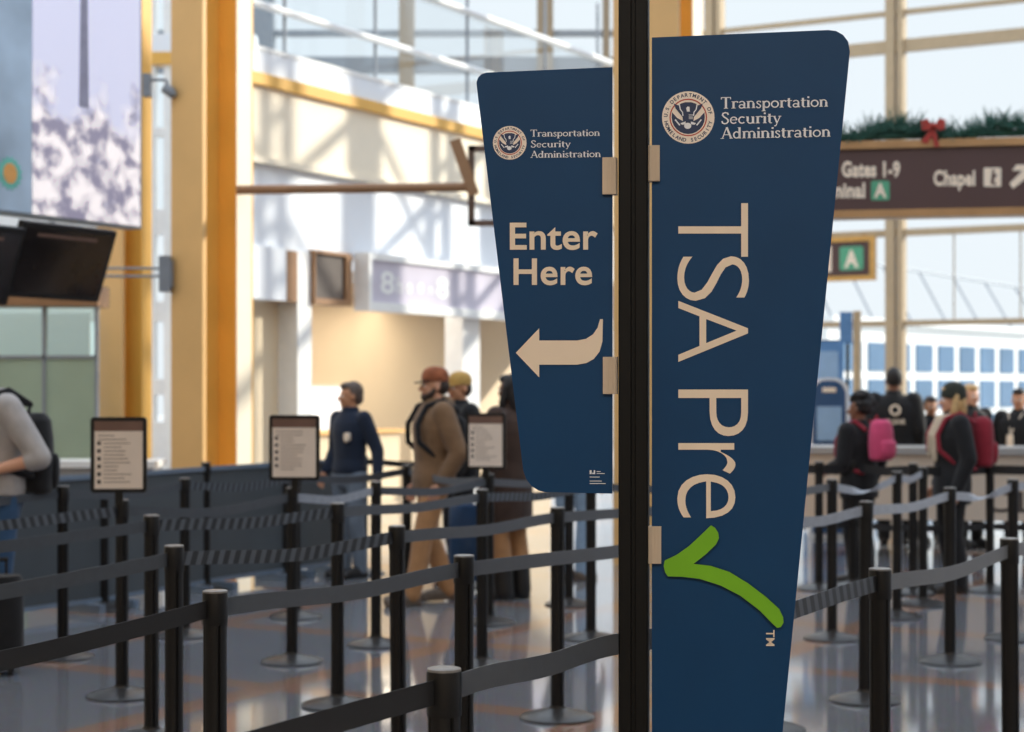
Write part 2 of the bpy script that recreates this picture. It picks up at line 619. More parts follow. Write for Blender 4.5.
# shop front with the mezzanine edge above it
TL, TR = tw(228), 12.5
bm = new()
box(bm, TL, TR, -.45, 0, 4.14, 5.0, 0, W)
box(bm, TL, TR, -.45, .02, 5.0, 5.36, 1, W)
box(bm, TL, TR, -.45, -.05, 3.17, 4.14, 1, W)
struct('wall_left', bm, [CREAMW, WHITEW])
bm = new(); box(bm, TL, TR, 0, .07, 4.97, 5.10, 0, W); struct('trim_1', bm, GOLDP)
bm = new(); box(bm, TL, TR, 0, .05, 4.10, 4.17, 0, W); struct('trim_2', bm, CREAMW)
bm = new(); box(bm, TL, TR, -.5, .03, 5.36, 5.41, 0, W); struct('trim_3', bm, WHITEM)
bm = new(); box(bm, 4.2, TR + 1, -3.6, -3.4, 0, 3.17, 0, W); struct('wall_shop_back', bm, BEIGEW)
bm = new(); box(bm, 4.2, TR + 1, -3.4, -.45, 3.0, 3.17, 0, W); struct('ceiling_shop', bm, CEIL)
# pillars of the shop front
for pa, pb in ((299, 313), (464, 481)):
    bm = new(); box(bm, tw(pa), tw(pb), -.3, -.02, 0, 3.17, 0, W)
    o = struct('pillar', bm, WHITEM)
# beige return wall left of the first pillar
bm = new(); box(bm, TL, tw(299), -.34, -.3, 0, 2.6, 0, W); struct('wall_return', bm, BEIGEW)
bm = new(); box(bm, TL, tw(285), -.28, .02, 2.58, 3.18, 0, W); struct('trim_4', bm, WHITEW)
bm = new(); box(bm, tw(286), tw(299), -.28, -.02, 2.58, 3.16, 0, W); struct('trim_5', bm, WOODM)
for px in (345, ):
    pass
area('shop_fill', W(3.8, -1.6, 2.95), 2.6, 80, (1, .88, .7))  # unseen lights added to brighten the beige shop interior
area('shop_fill', W(7.2, -1.6, 2.95), 2.6, 90, (1, .88, .7))

# dark unlit sign box with a brown frame
t = thing('sign_box', 'unlit dark sign box in a brown frame over the beige shop opening', 'sign', W(tw(331), -.1, 2.6), math.atan2(D1.y, D1.x))
wd = tw(351) - tw(314)
bm = new(); box(bm, -wd / 2, wd / 2, -.1, .08, .02, .58); obj('dark_face', bm, DARKW, t)
bm = new()
for a in ((-wd / 2, wd / 2, .56, .60), (-wd / 2, wd / 2, -.03, .04), (wd / 2 - .11, wd / 2, .04, .56), (-wd / 2, -wd / 2 + .02, .04, .56)):
    box(bm, a[0], a[1], -.14, .1, a[2], a[3])
obj('frame', bm, WOODM, t)

# long illuminated-style fascia sign
ta, tb = tw(354), tw(640)
t = thing('fascia_sign', 'long pale fascia sign with white numerals above the beige shop opening', 'sign', W(ta, 0, 2.54), math.atan2(D1.y, D1.x))
Lf = tb - ta
bm = new()
box(bm, 0, Lf, -.22, .0, .60, .68); box(bm, 0, Lf, -.22, .0, -.02, .09)
box(bm, 0, .07, -.22, .0, .09, .60)
k = tw(500) - ta
box(bm, k, k + .05, -.22, 0, .09, .60)
obj('frame', bm, WHITEM, t)
bm = new(); box(bm, .07, Lf, -.18, 0, .09, .60); obj('sign_face', bm, STOREP, t)
fn = lambda x, y: (x, -.184, y)
def fx(px): return tw(px) - ta
for ch, a, b, z0, z1 in (('8', 368, 382, .20, .48), ('h', 384, 390, .22, .42), ('o', 394, 400, .22, .36), ('o', 405, 412, .24, .38), ('n', 416, 421, .24, .34), ('8', 424, 437, .20, .48)):
    bm = new(); fit_text(bm, ch, (fx(a), z0, fx(b), z1), fn, .02); obj('lettering', bm, WHITEM, t)

# service counter inside the shop
t = thing('service_counter', 'low beige service counter inside the shop behind the walkers', 'counter', W(4.2, -2.2, 0), math.atan2(D1.y, D1.x))
bm = new(); box(bm, -1.4, 1.8, -.3, .3, 0, .95); obj('body', bm, BEIGEW, t)
bm = new(); box(bm, -1.45, 1.85, -.36, .34, .95, 1.0); obj('worktop', bm, TANP, t)

# glowing panel added for the bright patch on the shop's back wall
def two(px, off):
    r = (px - 512) / F
    return (r * (20 - .489 * off) + 2.91 - .872 * off) / (.489 - .872 * r)
LIT = bpy.data.materials.new('glowing_white_patch'); LIT.use_nodes = True
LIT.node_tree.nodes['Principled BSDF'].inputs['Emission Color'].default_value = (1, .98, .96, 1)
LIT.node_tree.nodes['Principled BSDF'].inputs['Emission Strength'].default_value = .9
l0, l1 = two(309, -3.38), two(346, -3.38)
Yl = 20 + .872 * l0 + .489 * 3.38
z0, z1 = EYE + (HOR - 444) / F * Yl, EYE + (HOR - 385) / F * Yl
t = thing('bright_patch', 'glowing white panel added for a bright patch on the beige wall behind the officer', 'bright patch', W(l0, -3.38, z0), math.atan2(D1.y, D1.x))
bm = new(); box(bm, 0, l1 - l0, -.03, -.02, 0.03, z1 - z0 - .03); obj('glow_face', bm, LIT, t)
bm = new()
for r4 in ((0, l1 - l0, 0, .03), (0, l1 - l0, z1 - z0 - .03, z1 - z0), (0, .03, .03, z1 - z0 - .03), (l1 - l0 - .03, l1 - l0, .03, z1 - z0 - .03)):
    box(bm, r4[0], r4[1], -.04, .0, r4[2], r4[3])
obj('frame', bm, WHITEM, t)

# glass screen on the mezzanine edge
t = thing('window_1', None, None, kind='structure')
bm = new(); box(bm, TL, TR, -.26, -.25, 5.41, 6.7, 0, W); obj('pane', bm, BGLASS, t)
bm = new(); rod(bm, W(TL, -.2, 5.95), W(TR, -.2, 5.95), .045); obj('rail', bm, WHITEM, t)
bm = new(); rod(bm, W(TL, -.2, 6.72), W(TR, -.2, 6.72), .05); obj('rail', bm, WHITEM, t)
for px in (302, 392, 483, 560, 612):
    bm = new(); rod(bm, W(tw(px), -.25, 5.38), W(tw(px), -.25, 7.6), .022); obj('mullion', bm, GREYM, t)
bm = new(); box(bm, 7, TR, -7, -.45, 4.9, 5.0, 0, W); struct('floor_mezzanine', bm, CREAMW)
# window wall behind the mezzanine
t = thing('window_2', None, None, kind='structure')
for px, wdt, m in ((264, .40, GREYM), (407, .28, MULLB), (545, .3, MULLB), (606, .12, MULLB)):
    X = (px - 512) / F * 34
    bm = new(); box(bm, X - wdt / 2, X + wdt / 2, 33.8, 34.2, 4.9, 12); obj('mullion', bm, m, t)
for z, h, m in ((8.25, .1, GREYM), (7.55, .3, GREYM), (10.5, .2, GREYM)):
    bm = new(); box(bm, -9, 2.4, 33.9, 34.1, z, z + h); obj('transom', bm, m, t)
bm = new(); box(bm, -9, 2.4, 34, 34.02, 5, 12); obj('pane', bm, GLASS, t)

# far window wall on the right
t = thing('window_3', None, None, kind='structure')
for u in (.3, 3.46, 6.5, 9.6, 12.7, 15.8):
    bm = new(); box(bm, u - .13, u + .02, 0, .22, 0, 14, 0, Q); box(bm, u + .07, u + .16, 0, .22, 0, 14, 0, Q); obj('mullion', bm, MULL, t)
for z, h in ((7.63, .07), (7.02, .2), (4.05, .11), (2.60, .09), (9.4, .12), (11.4, .12)):
    bm = new(); box(bm, -1, 17, .02, .16, z, z + h, 0, Q); obj('transom', bm, MULL, t)
for u in (4.4, 5.45):
    bm = new(); box(bm, u, u + .018, .04, .07, 2.7, 4.05, 0, Q); obj('glazing_bar', bm, MULLB, t)
bm = new(); box(bm, -1, 17, .08, .10, 0, 14, 0, Q); obj('pane', bm, GLASS, t)
# window between the two left columns
t = thing('window_4', None, None, kind='structure')
YL = 25
for px, wdt in ((60, .12), (105, .12), (148, .22), (171, .16), (230, .2)):
    X = (px - 512) / F * YL
    bm = new(); box(bm, X - wdt / 2, X + wdt / 2, YL - .1, YL + .1, 0, 12); obj('mullion', bm, WHITEM, t)
for py, h in ((137, .12), (235, .35), (322, .28), (395, .22), (458, .5)):
    z = EYE + (HOR - py) / F * YL
    bm = new(); box(bm, -9, -3.6, YL - .08, YL + .08, z, z + h); obj('transom', bm, WHITEM, t)
z = EYE + (HOR - 66) / F * YL
bm = new(); box(bm, -9, -3.6, YL - .15, YL + .15, z, z + .17); obj('transom', bm, GOLDP, t)
bm = new(); box(bm, -9, -3.6, YL, YL + .02, 0, 12); obj('pane', bm, GLASS, t)
bm = new(); box(bm, -14, -3.55, YL - .14, YL + .14, EYE + 335 / F * YL, EYE + 355 / F * YL); struct('trim_6', bm, WHITEW)

# castellated steel columns along the window wall (they shadow the shop front)
for i, u in enumerate((7.4, 9.1, 10.8, 12.5, 14.2)):
    bm = new()
    wv = .46
    for a, b in ((u - wv / 2, u - wv / 2 + .08), (u + wv / 2 - .08, u + wv / 2)):
        box(bm, a, b, .4, .6, 0, 14, 0, Q)
    z = .2
    while z < 13.6:
        box(bm, u - wv / 2 + .07, u + wv / 2 - .07, .45, .55, z, z + .10, 0, Q)
        z += .62
    if i < 4:
        for z0 in (5.5, 8.5, 11.5):
            rod(bm, Q(u + .2, .5, z0), Q(u + 1.5, .5, z0 + 2.4), .05)
    o = struct('truss_column', bm, GREYM)

# yellow steel columns
def column(px, Y, label, ka=1.0, a2=.42, b0=.4, b1=.64, sunlit_side=True):
    X = (px - 512) / F * Y
    fr = lambda a, b, z: (X + D2.x * a + D1.x * b, Y + D2.y * a + D1.y * b, z)
    t = thing('steel_column', label, 'column', kind='structure')
    bm = new(); box(bm, 0, .36 * ka, 0, .045, 0, 9, 0, fr); obj('flange', bm, TANP, t)
    bm = new(); box(bm, .16, .22, .045, b0, 0, 9, 0, fr); obj('web', bm, GOLDP, t)
    bm = new(); box(bm, .12, a2, b0, b1, 0, 9, 0, fr); obj('flange', bm, GOLDP, t)
    if sunlit_side:
        bm = new(); box(bm, a2, a2 + .012, b0 - .01, b1 - .04, 0, 9, 0, fr); obj('sunlit_strip', bm, CREAMW, t)  # cream strip puts the sunlit glare on the flange side into colour
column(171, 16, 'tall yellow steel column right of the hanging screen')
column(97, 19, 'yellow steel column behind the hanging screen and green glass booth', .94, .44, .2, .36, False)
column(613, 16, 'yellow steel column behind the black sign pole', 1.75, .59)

# building outside
t = thing('building', 'white building with rows of blue windows outside the glass wall', 'building')
A = at(838, 391, 52); B = at(1100, 391, 68)
dirv = (B - A); dirv.z = 0
Lb = dirv.length; dirv.normalize()
nrm = Vector((-dirv.y, dirv.x, 0))
fb = lambda a, b, z: tuple(A + dirv * a + nrm * b + Vector((0, 0, z - A.z)))
bm = new(); box(bm, -.6, Lb, 0, 8, 0, 3.55, 0, fb); obj('wall', bm, FACADE, t)
bm = new(); box(bm, -.8, Lb, -.3, 8.2, 3.55, 3.7, 0, fb); obj('roof_edge', bm, FACADE, t)
n = 13
for i in range(n):
    for z0, z1 in ((2.15, 3.0), (1.0, 1.9), (-.0, .8)):
        a = Lb * i / n
        bm = new(); box(bm, a + .25, a + Lb / n - .18, -.05, .1, max(z0, .1), z1, 0, fb); obj('window', bm, BLUEGL, t)
bm = new()
for i in range(8):
    a = Lb * i / 8
    rod(bm, fb(a, .2, 3.7), fb(a, 1.2, 5.6 - .05 * i), .035)
rod(bm, fb(0, 1.2, 5.6), fb(Lb, 1.2, 5.2), .04)
obj('roof_rail', bm, GREYM, t)

# ------------------------------------------------------------------ the sign on its pole
PX, PY = 0.288, 4.245
ca, sa = math.cos(math.radians(8)), math.sin(math.radians(8))
sign = thing('sign_post', 'black pole with two navy security checkpoint signs, enter arrow and green check', 'sign post', (PX, PY, 0), -math.radians(8))


def pu(px, py, d=0.0):
    """point of the photo on the sign plane -> the sign's own coordinates (u, depth, z); d forward is negative"""
    r = (px - 512) / F
    u = (r * PY - PX) / (ca + r * sa)
    Yp = PY - sa * u
    return (u, d, EYE + (HOR - py) / F * Yp)


FRONT = -.006
def sp(d):
    return lambda x, y: pu(x, y, d)


bm = new()
prof = []
hw = .0345
for a, b in ((-hw, -hw + .004), (-hw + .004, -hw), (-.006, -hw), (-.004, -hw + .006), (.004, -hw + .006), (.006, -hw), (hw - .004, -hw), (hw, -hw + .004), (hw, hw - .004), (hw - .004, hw), (-hw + .004, hw), (-hw, hw - .004)):
    prof.append((a, b))
A_ = [bm.verts.new((x, y, .02)) for x, y in prof]
B_ = [bm.verts.new((x, y, 2.75)) for x, y in prof]
for i in range(len(prof)):
    j = (i + 1) % len(prof)
    bm.faces.new((A_[i], A_[j], B_[j], B_[i]))
bm.faces.new(A_[::-1]); bm.faces.new(B_)
obj('pole', bm, POLEBLACK, sign)
bm = new(); lathe(bm, [(.2, 0), (.2, .012), (.17, .022), (.06, .03), (.055, .05)], 40); obj('base', bm, BASEM, sign, True)


def arc(cx, cy, r, a0, a1, n=6):
    return [(cx + r * math.cos(math.radians(a0 + (a1 - a0) * i / n)), cy + r * math.sin(math.radians(a0 + (a1 - a0) * i / n))) for i in range(n + 1)]


def panel(pts, name):
    bm = new()
    prism(bm, pts, lambda x, y, d: pu(x, y, d), FRONT, .006, 0, 1)
    return obj(name, bm, [NAVY, EDGE], sign)


left = [(612.5, 67.5), (612.5, 493.5)] + [(546, 492), (539, 490.5), (532, 486), (526.5, 479), (523.5, 470)] + [(477.5, 90), (476.8, 83), (478.5, 78), (482, 74.5), (487, 73)]
pl = panel(left, 'sign_panel')
pl['label'] = 'small navy sign panel with an arrow left of the pole'
right = [(652, 38)] + [(828, 30.5), (836, 31.5), (843, 35.5), (848, 42), (849.8, 52)] + [(760, 960), (748, 985), (730, 995), (652, 996)]
pr = panel(right, 'sign_panel')
pr['label'] = 'large navy sign panel right of the pole'
# clips
for i, (x0, y0, x1, y1, par) in enumerate(((603, 158, 617, 195, 0), (603.5, 357, 617.5, 394, 0), (647, 146, 660, 182, 1), (648.5, 526, 661.5, 563, 1))):
    bm = new()
    a, b = pu(x0, y1), pu(x1, y0)
    box(bm, a[0], b[0], -.016, .016, a[2], b[2])
    wd = b[0] - a[0]
    for k in (.28, .55, .8):
        box(bm, a[0] + wd * k, a[0] + wd * k + .0035, -.0195, -.016, a[2] + .001, b[2] - .001)
    obj('clip', bm, CLIPM, sign)


def letters(name, parent, m, build, d=-.0085):
    bm = new()
    build(bm, sp(d))
    return obj(name, bm, m, parent)


for s, x0, x1, y0, y1 in (('Enter', 510.3, 598, 250.3, 223), ('Here', 514, 592.5, 285.5, 258.6)):
    letters('lettering', pl, CREAM, lambda bm, fn: fit_text(bm, s, (x0, y0, x1, y1), fn, .018, 1.03))


def b_agency(lines):
    def f(bm, fn):
        for s, x0, x1, yb, yt, sl in lines:
            serif_text(bm, s, x0, yb, x1, yt, lambda x, y, sl=sl, x0=x0: fn(x, y - (x - x0) * sl))
    return f
letters('agency_lettering', pl, LETTER, b_agency((('Transportation', 531, 600.5, 137.2, 130.2, .012), ('Security', 531, 571, 148, 141, .012), ('Administration', 531, 601.5, 158.3, 151.3, .012))))
letters('agency_lettering', pr, LETTER, b_agency((('Transportation', 721, 828.5, 109.3, 97.8, .02), ('Security', 721, 781, 124.6, 113, .02), ('Administration', 721, 831, 139.3, 127.8, .02))))


def b_arrow(bm, fn):
    def q(x, y): return (470 + x / 2.44, 200 + y / 2.44)
    pts = [(113, 373), (170, 433), (170, 402), (262, 402), (285, 398), (303, 388), (317, 370), (324, 345), (325, 291), (318, 291), (312, 312), (301, 328), (284, 339), (262, 343), (170, 343), (170, 313)]
    bm.faces.new([bm.verts.new(fn(*q(*p))) for p in pts])
letters('arrow', pl, CREAM, b_arrow)


def b_small(bm, fn):
    for x0, y0, x1, y1 in ((590, 470, 592, 474), (592.5, 472.5, 594, 474), (594, 470, 595.5, 474), (597, 471, 601, 471.7), (597, 473, 605, 473.7), (590, 476.5, 600, 477.2), (590, 480.5, 602, 481.2), (590, 483, 606, 483.7)):
        bm.faces.new([bm.verts.new(fn(*p)) for p in ((x0, y0), (x0, y1), (x1, y1), (x1, y0))])
letters('fine_print', pl, LETTER, b_small)


def b_tsa(bm, fn):
    for ch, ya, yb, x0, x1 in (('T', 203.5, 257, 678.5, 748), ('S', 256.5, 301, 677.5, 749), ('A', 301, 362, 678.5, 748), ('P', 389.5, 436, 678.5, 748), ('r', 443, 473.5, 678.5, 735.5), ('e', 474, 518, 677.5, 735.5)):
        fit_text(bm, ch, (x0, yb, x1, ya), lambda x, y: fn(x, y), -.012, mode='cw')
letters('lettering', pr, CREAM, b_tsa)


def b_tm(bm, fn):
    fit_text(bm, 'TM', (766, 645.5, 774.5, 629.5), fn, .01, mode='cw')
letters('trademark', pr, CREAM, b_tm)

bm = new()
ck = [(265, 130), (277, 138), (286, 152), (288, 168), (279, 186), (250, 214), (214, 242), (262, 247), (318, 265), (372, 298), (425, 338), (462, 372), (474, 397), (475, 412), (467, 425), (456, 427), (444, 416), (405, 376), (350, 334), (292, 304), (232, 285), (180, 279), (140, 278), (132, 266), (128, 248), (131, 232), (165, 216), (202, 190), (236, 158)]
prism(bm, [(620 + x / 2.905, 480 + y / 2.905) for x, y in ck], lambda x, y, d: pu(x, y, d), -.016, FRONT, 0, 1)
obj('check_mark', bm, [GREEN, M('dark_green_edge', c(52, 74, 40), .5)], pr)


def seal(parent, cx, cy, R):
    t0 = lambda d: (lambda x, y: pu(cx + x * R, cy - y * R, d))
    def disc(bm, r0, r1, d, n=40):
        f = t0(d)
        for i in range(n):
            a, b = 2 * PI * i / n, 2 * PI * (i + 1) / n
            if r0 == 0:
                bm.faces.new([bm.verts.new(f(*p)) for p in ((0, 0), (r1 * math.cos(a), r1 * math.sin(a)), (r1 * math.cos(b), r1 * math.sin(b)))])
            else:
                bm.faces.new([bm.verts.new(f(*p)) for p in ((r0 * math.cos(a), r0 * math.sin(a)), (r1 * math.cos(a), r1 * math.sin(a)), (r1 * math.cos(b), r1 * math.sin(b)), (r0 * math.cos(b), r0 * math.sin(b)))])
    bm = new(); disc(bm, 0, 1, -.0080); s = obj('seal', bm, SEALW, parent)
    # the remaining layers belong to the same emblem
    layers = []
    bm = new(); disc(bm, .67, .715, -.0086); layers.append((bm, REDV))
    f = t0(-.0086)
    bm = new()
    low = [(-.62, .20), (-.42, -.02), (-.2, -.14), (0, -.12), (.2, -.14), (.42, -.02), (.62, .20)] + [(.63 * math.cos(math.radians(a)), .63 * math.sin(math.radians(a))) for a in range(0, -181, -15)]
    bm.faces.new([bm.verts.new(f(*p)) for p in low])
    up = [(-.62, .58), (-.42, .50), (-.30, .58), (-.12, .63), (.12, .63), (.30, .58), (.42, .50), (.62, .58), (.54, .38), (.36, .16), (.24, .02), (.22, -.16), (-.22, -.16), (-.24, .02), (-.36, .16), (-.54, .38)]
    f2 = t0(-.0089)
    bm.faces.new([bm.verts.new(f2(p[0] * .9, p[1] * .92)) for p in up])
    layers.append((bm, SEALB))
    bm = new()
    f = t0(-.0092)
    bm.faces.new([bm.verts.new(f(*p)) for p in ((-.08, .36), (-.02, .42), (.05, .40), (.06, .22), (-.05, .22))])
    stroke(bm, [(-.34, .50), (-.30, .3), (-.22, .2), (-.2, .06)], .04, f)
    stroke(bm, [(.34, .50), (.30, .3), (.22, .2), (.2, .06)], .04, f)
    bm.faces.new([bm.verts.new(f(.14 * math.cos(a * PI / 6) - .02, .12 * math.sin(a * PI / 6) - .32)) for a in range(12)])
    for sx in (-1, 1):
        bm.faces.new([bm.verts.new(f(*p)) for p in ((sx * .10, -.15), (sx * .30, -.22), (sx * .24, -.28), (sx * .10, -.26))])
        stroke(bm, [(sx * .32, -.3), (sx * .5, -.08)], .05, f)
    for k in range(4):
        stroke(bm, [(.02, .1 - .05 * k), (.18, .1 - .05 * k)], .018, f)
    layers.append((bm, LETTER))
    bm = new()
    f = t0(-.0088)
    for word, mid, step, flip in (('U.S.', 162, -8.5, 0), ('DEPARTMENT OF', 74, -10.4, 0), ('HOMELAND SECURITY', 270, 9.6, 1)):
        n = len(word)
        for i, ch in enumerate(word):
            if ch == ' ':
                continue
            ang = math.radians(mid + step * (i - (n - 1) / 2))
            V, P = text_mesh(ch, .022)
            xs = [v.x for v in V]
            mx = (min(xs) + max(xs)) / 2
            h = .19
            def g(x, y, ang=ang, mx=mx):
                xx, yy = (x - mx) * h, (y - .35) * h
                if flip:
                    r, tng = .86 - yy, xx
                    return f(r * math.cos(ang) - tng * math.sin(ang), r * math.sin(ang) + tng * math.cos(ang))
                r, tng = .86 + yy, -xx
                return f(r * math.cos(ang) - tng * math.sin(ang), r * math.sin(ang) + tng * math.cos(ang))
            put_mesh(bm, V, P, g)
    layers.append((bm, SEALB))
    # merge all layers of the emblem into one mesh with several materials
    base = bmesh.new()
    base.from_mesh(s.data)
    for k, (b, m) in enumerate(layers):
        for fc in b.faces:
            fc.material_index = k + 1
        tmp = bpy.data.meshes.new('emblem')
        b.to_mesh(tmp)
        b.free()
        base.from_mesh(tmp)
        bpy.data.meshes.remove(tmp)
        s.data.materials.append(m)
    base.to_mesh(s.data)
    base.free()
    return s


seal(pl, 510.2, 143.3, 16.8)
seal(pr, 688.4, 118, 26.2)


# ------------------------------------------------------------------ belt stanchions
def post_mesh():
    bm = new()
    n = 48
    ring = []
    for i in range(n):
        a = 2 * PI * i / n
        d = abs(((a + PI / 4) % (PI / 2)) - PI / 4)
        r = .0325 - (.006 if d < .11 else 0)
        ring.append((r * math.cos(a), r * math.sin(a)))
    zs = (.03, .985)
    R = [[bm.verts.new((x, y, z)) for x, y in ring] for z in zs]
    for i in range(n):
        j = (i + 1) % n
        bm.faces.new((R[0][i], R[0][j], R[1][j], R[1][i]))
    bm.faces.new(R[1]); bm.faces.new(R[0][::-1])
    return bm


proto = thing('belt_stanchion', 'x', 'stanchion')
bm = post_mesh(); P_POST = obj('pole', bm, BLACK, proto)
bm = new(); lathe(bm, [(.0345, .905), (.0352, .908), (.0352, .99), (.034, .994)], 32); P_HEAD = obj('belt_head', bm, BLACK, proto, True)
bm = new(); lathe(bm, [(.034, .9935), (.034, .9985), (.030, 1.0)], 32); P_CAP = obj('cap', bm, CAPM, proto, True)
bm = new(); lathe(bm, [(.176, .0), (.178, .008), (.172, .013)], 48); lathe(bm, [(.172, .0125), (.15, .022), (.11, .032), (.06, .042), (.04, .05), (.038, .06)], 48); P_BASE = obj('base', bm, BASEM, proto, True)
used = [False]
POSTS = {}


def stanchion(key, px, s, label, lean=0.0, group='queue stanchions', yaw=None):
    Y = F / s
    X = (px - 512) / F * Y
    if not used[0]:
        r = proto
        used[0] = True
    else:
        r = proto.copy()
        col.objects.link(r)
        for ch in (P_POST, P_HEAD, P_CAP, P_BASE):
            k = ch.copy()
            k.parent = r
            col.objects.link(k)
    r.location = (X, Y, 0)
    r.rotation_euler = (0, math.radians(lean), math.radians(31) if yaw is None else yaw)
    r['label'] = label
    r['group'] = group
    POSTS[key] = r
    return r


PL = [
    ('L1', 215, 362, 'black belt stanchion at front left, belt running off the left edge'),
    ('L2', 174, 280, 'black belt stanchion just behind and left of the front left one'),
    ('L3', 151.5, 225, 'black belt stanchion close right of the leftmost notice post'),
    ('L4', 122, 197, 'belt stanchion carrying the leftmost framed notice'),
    ('L5', 63, 172, 'black belt stanchion beside the man in the grey shirt'),
    ('L7', 185, 158, 'belt stanchion in front of the charcoal barrier, between first two notices'),
    ('N1', 444, 503, 'nearest black belt stanchion, at the bottom centre, only its top showing'),
    ('N2', 464, 298, 'second nearest centre stanchion with a scuffed pale cap, below the brown-jacket man'),
    ('M5', 399, 244, 'black belt stanchion left of the scuffed-cap one, leaning slightly'),
    ('M3', 337.5, 203, 'black belt stanchion right of the middle framed notice'),
    ('M2', 292, 175, 'belt stanchion carrying the middle framed notice'),
    ('M4', 376, 164, 'black belt stanchion in front of the brown-jacket man, broad base showing'),
    ('N3', 557.5, 211, 'black belt stanchion below the small arrow panel, whole base showing'),
    ('N4', 482, 178, 'black belt stanchion just in front of the rightmost framed notice'),
    ('N5', 591, 160, 'black belt stanchion close left of the sign pole'),
    ('NB', 489, 150, 'belt stanchion carrying the rightmost framed notice'),
    ('N6', 569, 138, 'far belt stanchion under the lower edge of the arrow panel'),
    ('M8', 296, 146, 'belt stanchion directly behind the middle notice post'),
    ('M7', 407, 134, 'far belt stanchion at the left leg of the brown-jacket man'),
    ('M6', 364, 118, 'far belt stanchion right of the woman in navy'),
    ('N8', 456, 118, 'far belt stanchion behind the brown-jacket man, beside the blue suitcase'),
    ('PZ', 767, 219, 'stanchion hidden behind the large sign, edge of its base showing'),
    ('PA', 880, 322, 'black belt stanchion nearest the large sign on its right side'),
    ('PB', 1011, 267, 'tall black belt stanchion at the right edge of the photo'),
    ('PC', 865, 200, 'black belt stanchion directly behind the one nearest the large sign'),
    ('PD', 950, 175, 'black belt stanchion in front of the woman with the red backpack'),
    ('PE', 1013, 160, 'black belt stanchion behind the tall right edge one, twisted belt end'),
    ('PF', 832, 160, 'black belt stanchion close right of the large sign, whole base showing'),
    ('PG', 897, 146, 'black belt stanchion between two twisted light belts'),
    ('PH', 923, 138, 'black belt stanchion at the far end of the twisted light belt'),
    ('PI', 913, 131, 'far stanchion of the double black belt line, left of the twisted belt end'),
    ('PJ', 819, 128, 'far stanchion at the left end of the double black belt line'),
    ('PK', 853, 126, 'far double belt stanchion by the person with the pink backpack'),
    ('PM', 990, 129, 'far double belt stanchion right of the woman with the red backpack'),
]
for k, px, s, lab in PL:
    stanchion(k, px, s, lab, lean={'M5': -.6, 'PC': .5, 'PB': -.5}.get(k, 0))
BAR = [('B1', 104, 141, 'dark barrier post behind the leftmost notice'), ('B2', 206, 129, 'dark barrier post in line with the yellow column'), ('B3', 285, 121, 'dark barrier post left of the middle notice post')]
for k, px, s, lab in BAR:
    stanchion(k, px, s, lab, group='barrier posts')


def belt(key, a, b, z=.95, m=BELT, sag=.02, twist=0.0, w=.05):
    """belt from the head of stanchion key to stanchion b (or a point)"""
    r = POSTS[key]
    A = Vector((r.location.x, r.location.y, 0)) if a is None else Vector((*a, 0))
    B = Vector((POSTS[b].location.x, POSTS[b].location.y, 0)) if isinstance(b, str) else Vector((*b, 0))
    d = (B - A)
    L = d.length
    d.normalize()
    n = Vector((-d.y, d.x, 0))
    A = A + d * .034
    B = B - d * (.034 if isinstance(b, str) else 0)
    N = 28
    bm = new()
    uvl = bm.loops.layers.uv.new('UVMap')
    rows = []
    inv = r.matrix_basis.inverted()
    for i in range(N + 1):
        f = i / N
        p = A.lerp(B, f)
        zz = z - sag * 4 * f * (1 - f) + .004 * math.sin(f * 9)
        ang = twist * max(0, min(1, (f - .25) / .5))
        up = Vector((0, 0, math.cos(ang))) + n * math.sin(ang)
        th = n * math.cos(ang) * .0009 - Vector((0, 0, math.sin(ang))) * .0009
        cc = Vector((p.x, p.y, zz))
        rows.append([bm.verts.new(inv @ (cc + up * w / 2 * s1 + th * s2)) for s1, s2 in ((-1, -1), (1, -1), (1, 1), (-1, 1))])
    for i in range(N):
        for k in range(4):
            j = (k + 1) % 4
            fc = bm.faces.new((rows[i][k], rows[i][j], rows[i + 1][j], rows[i + 1][k]))
            for lp, (u_, v_) in zip(fc.loops, ((i, k), (i, j), (i + 1, j), (i + 1, k))):
                lp[uvl].uv = (u_ / N * L, (v_ in (1, 2)) * w)
    bm.faces.new(rows[0]); bm.faces.new(rows[-1][::-1])
    bmesh.ops.recalc_face_normals(bm, faces=bm.faces[:])
    o = obj('belt', bm, m, r)
    return o


bpy.context.view_layer.update()
def away(key, k):            # a point k metres back along the queue line, out of the frame
    l = POSTS[key].location
    return (l.x - .55 * k, l.y - .83 * k)
polepos = (PX - .036, PY - .02)
belt('N1', None, away('N1', 1.8), .955, BELTK)
belt('N1', None, polepos, .955, BELT, .0)
belt('PA', None, (PX + .03, PY + .04), .955, BELTP, .015)
belt('PA', None, 'PB', .95, BELT, .02)
belt('PB', None, (3.2, 8.9), .95, BELT)
belt('L1', None, away('L1', 1.7), .95, BELTK, .05)
belt('L1', None, 'N2', .95, BELT, .012)
belt('N2', None, 'PZ', .95, BELT, .02)
belt('PZ', None, 'PC', .95, BELTL, .02)
belt('PC', None, 'PD', .95, BELTL, .02)
belt('PD', None, 'PE', .95, BELTL, .03, PI)
belt('PE', None, (4.1, 12.8), .95, BELTL)
belt('L2', None, away('L2', 2.2), .95, BELT, .05)
belt('L2', None, 'M5', .95, BELTP, .025)
belt('M5', None, 'N3', .95, BELT, .012)
belt('N3', None, 'PF', .95, BELT, .03)
belt('PF', None, 'PG', .95, BELTL, .05, PI)
belt('PG', None, 'PH', .95, BELTL, .02)
belt('L3', None, away('L3', 2.0), .95, BELT, .03)
belt('L3', None, 'M3', .95, BELTP, .015)
belt('M3', None, 'N4', .95, BELT, .012)
belt('N4', None, 'N5', .95, BELTP, .02)
belt('N5', None, (1.6, 12.4), .95, BELT, .04)
belt('L4', None, away('L4', 1.6), .94, BELTP, .02)
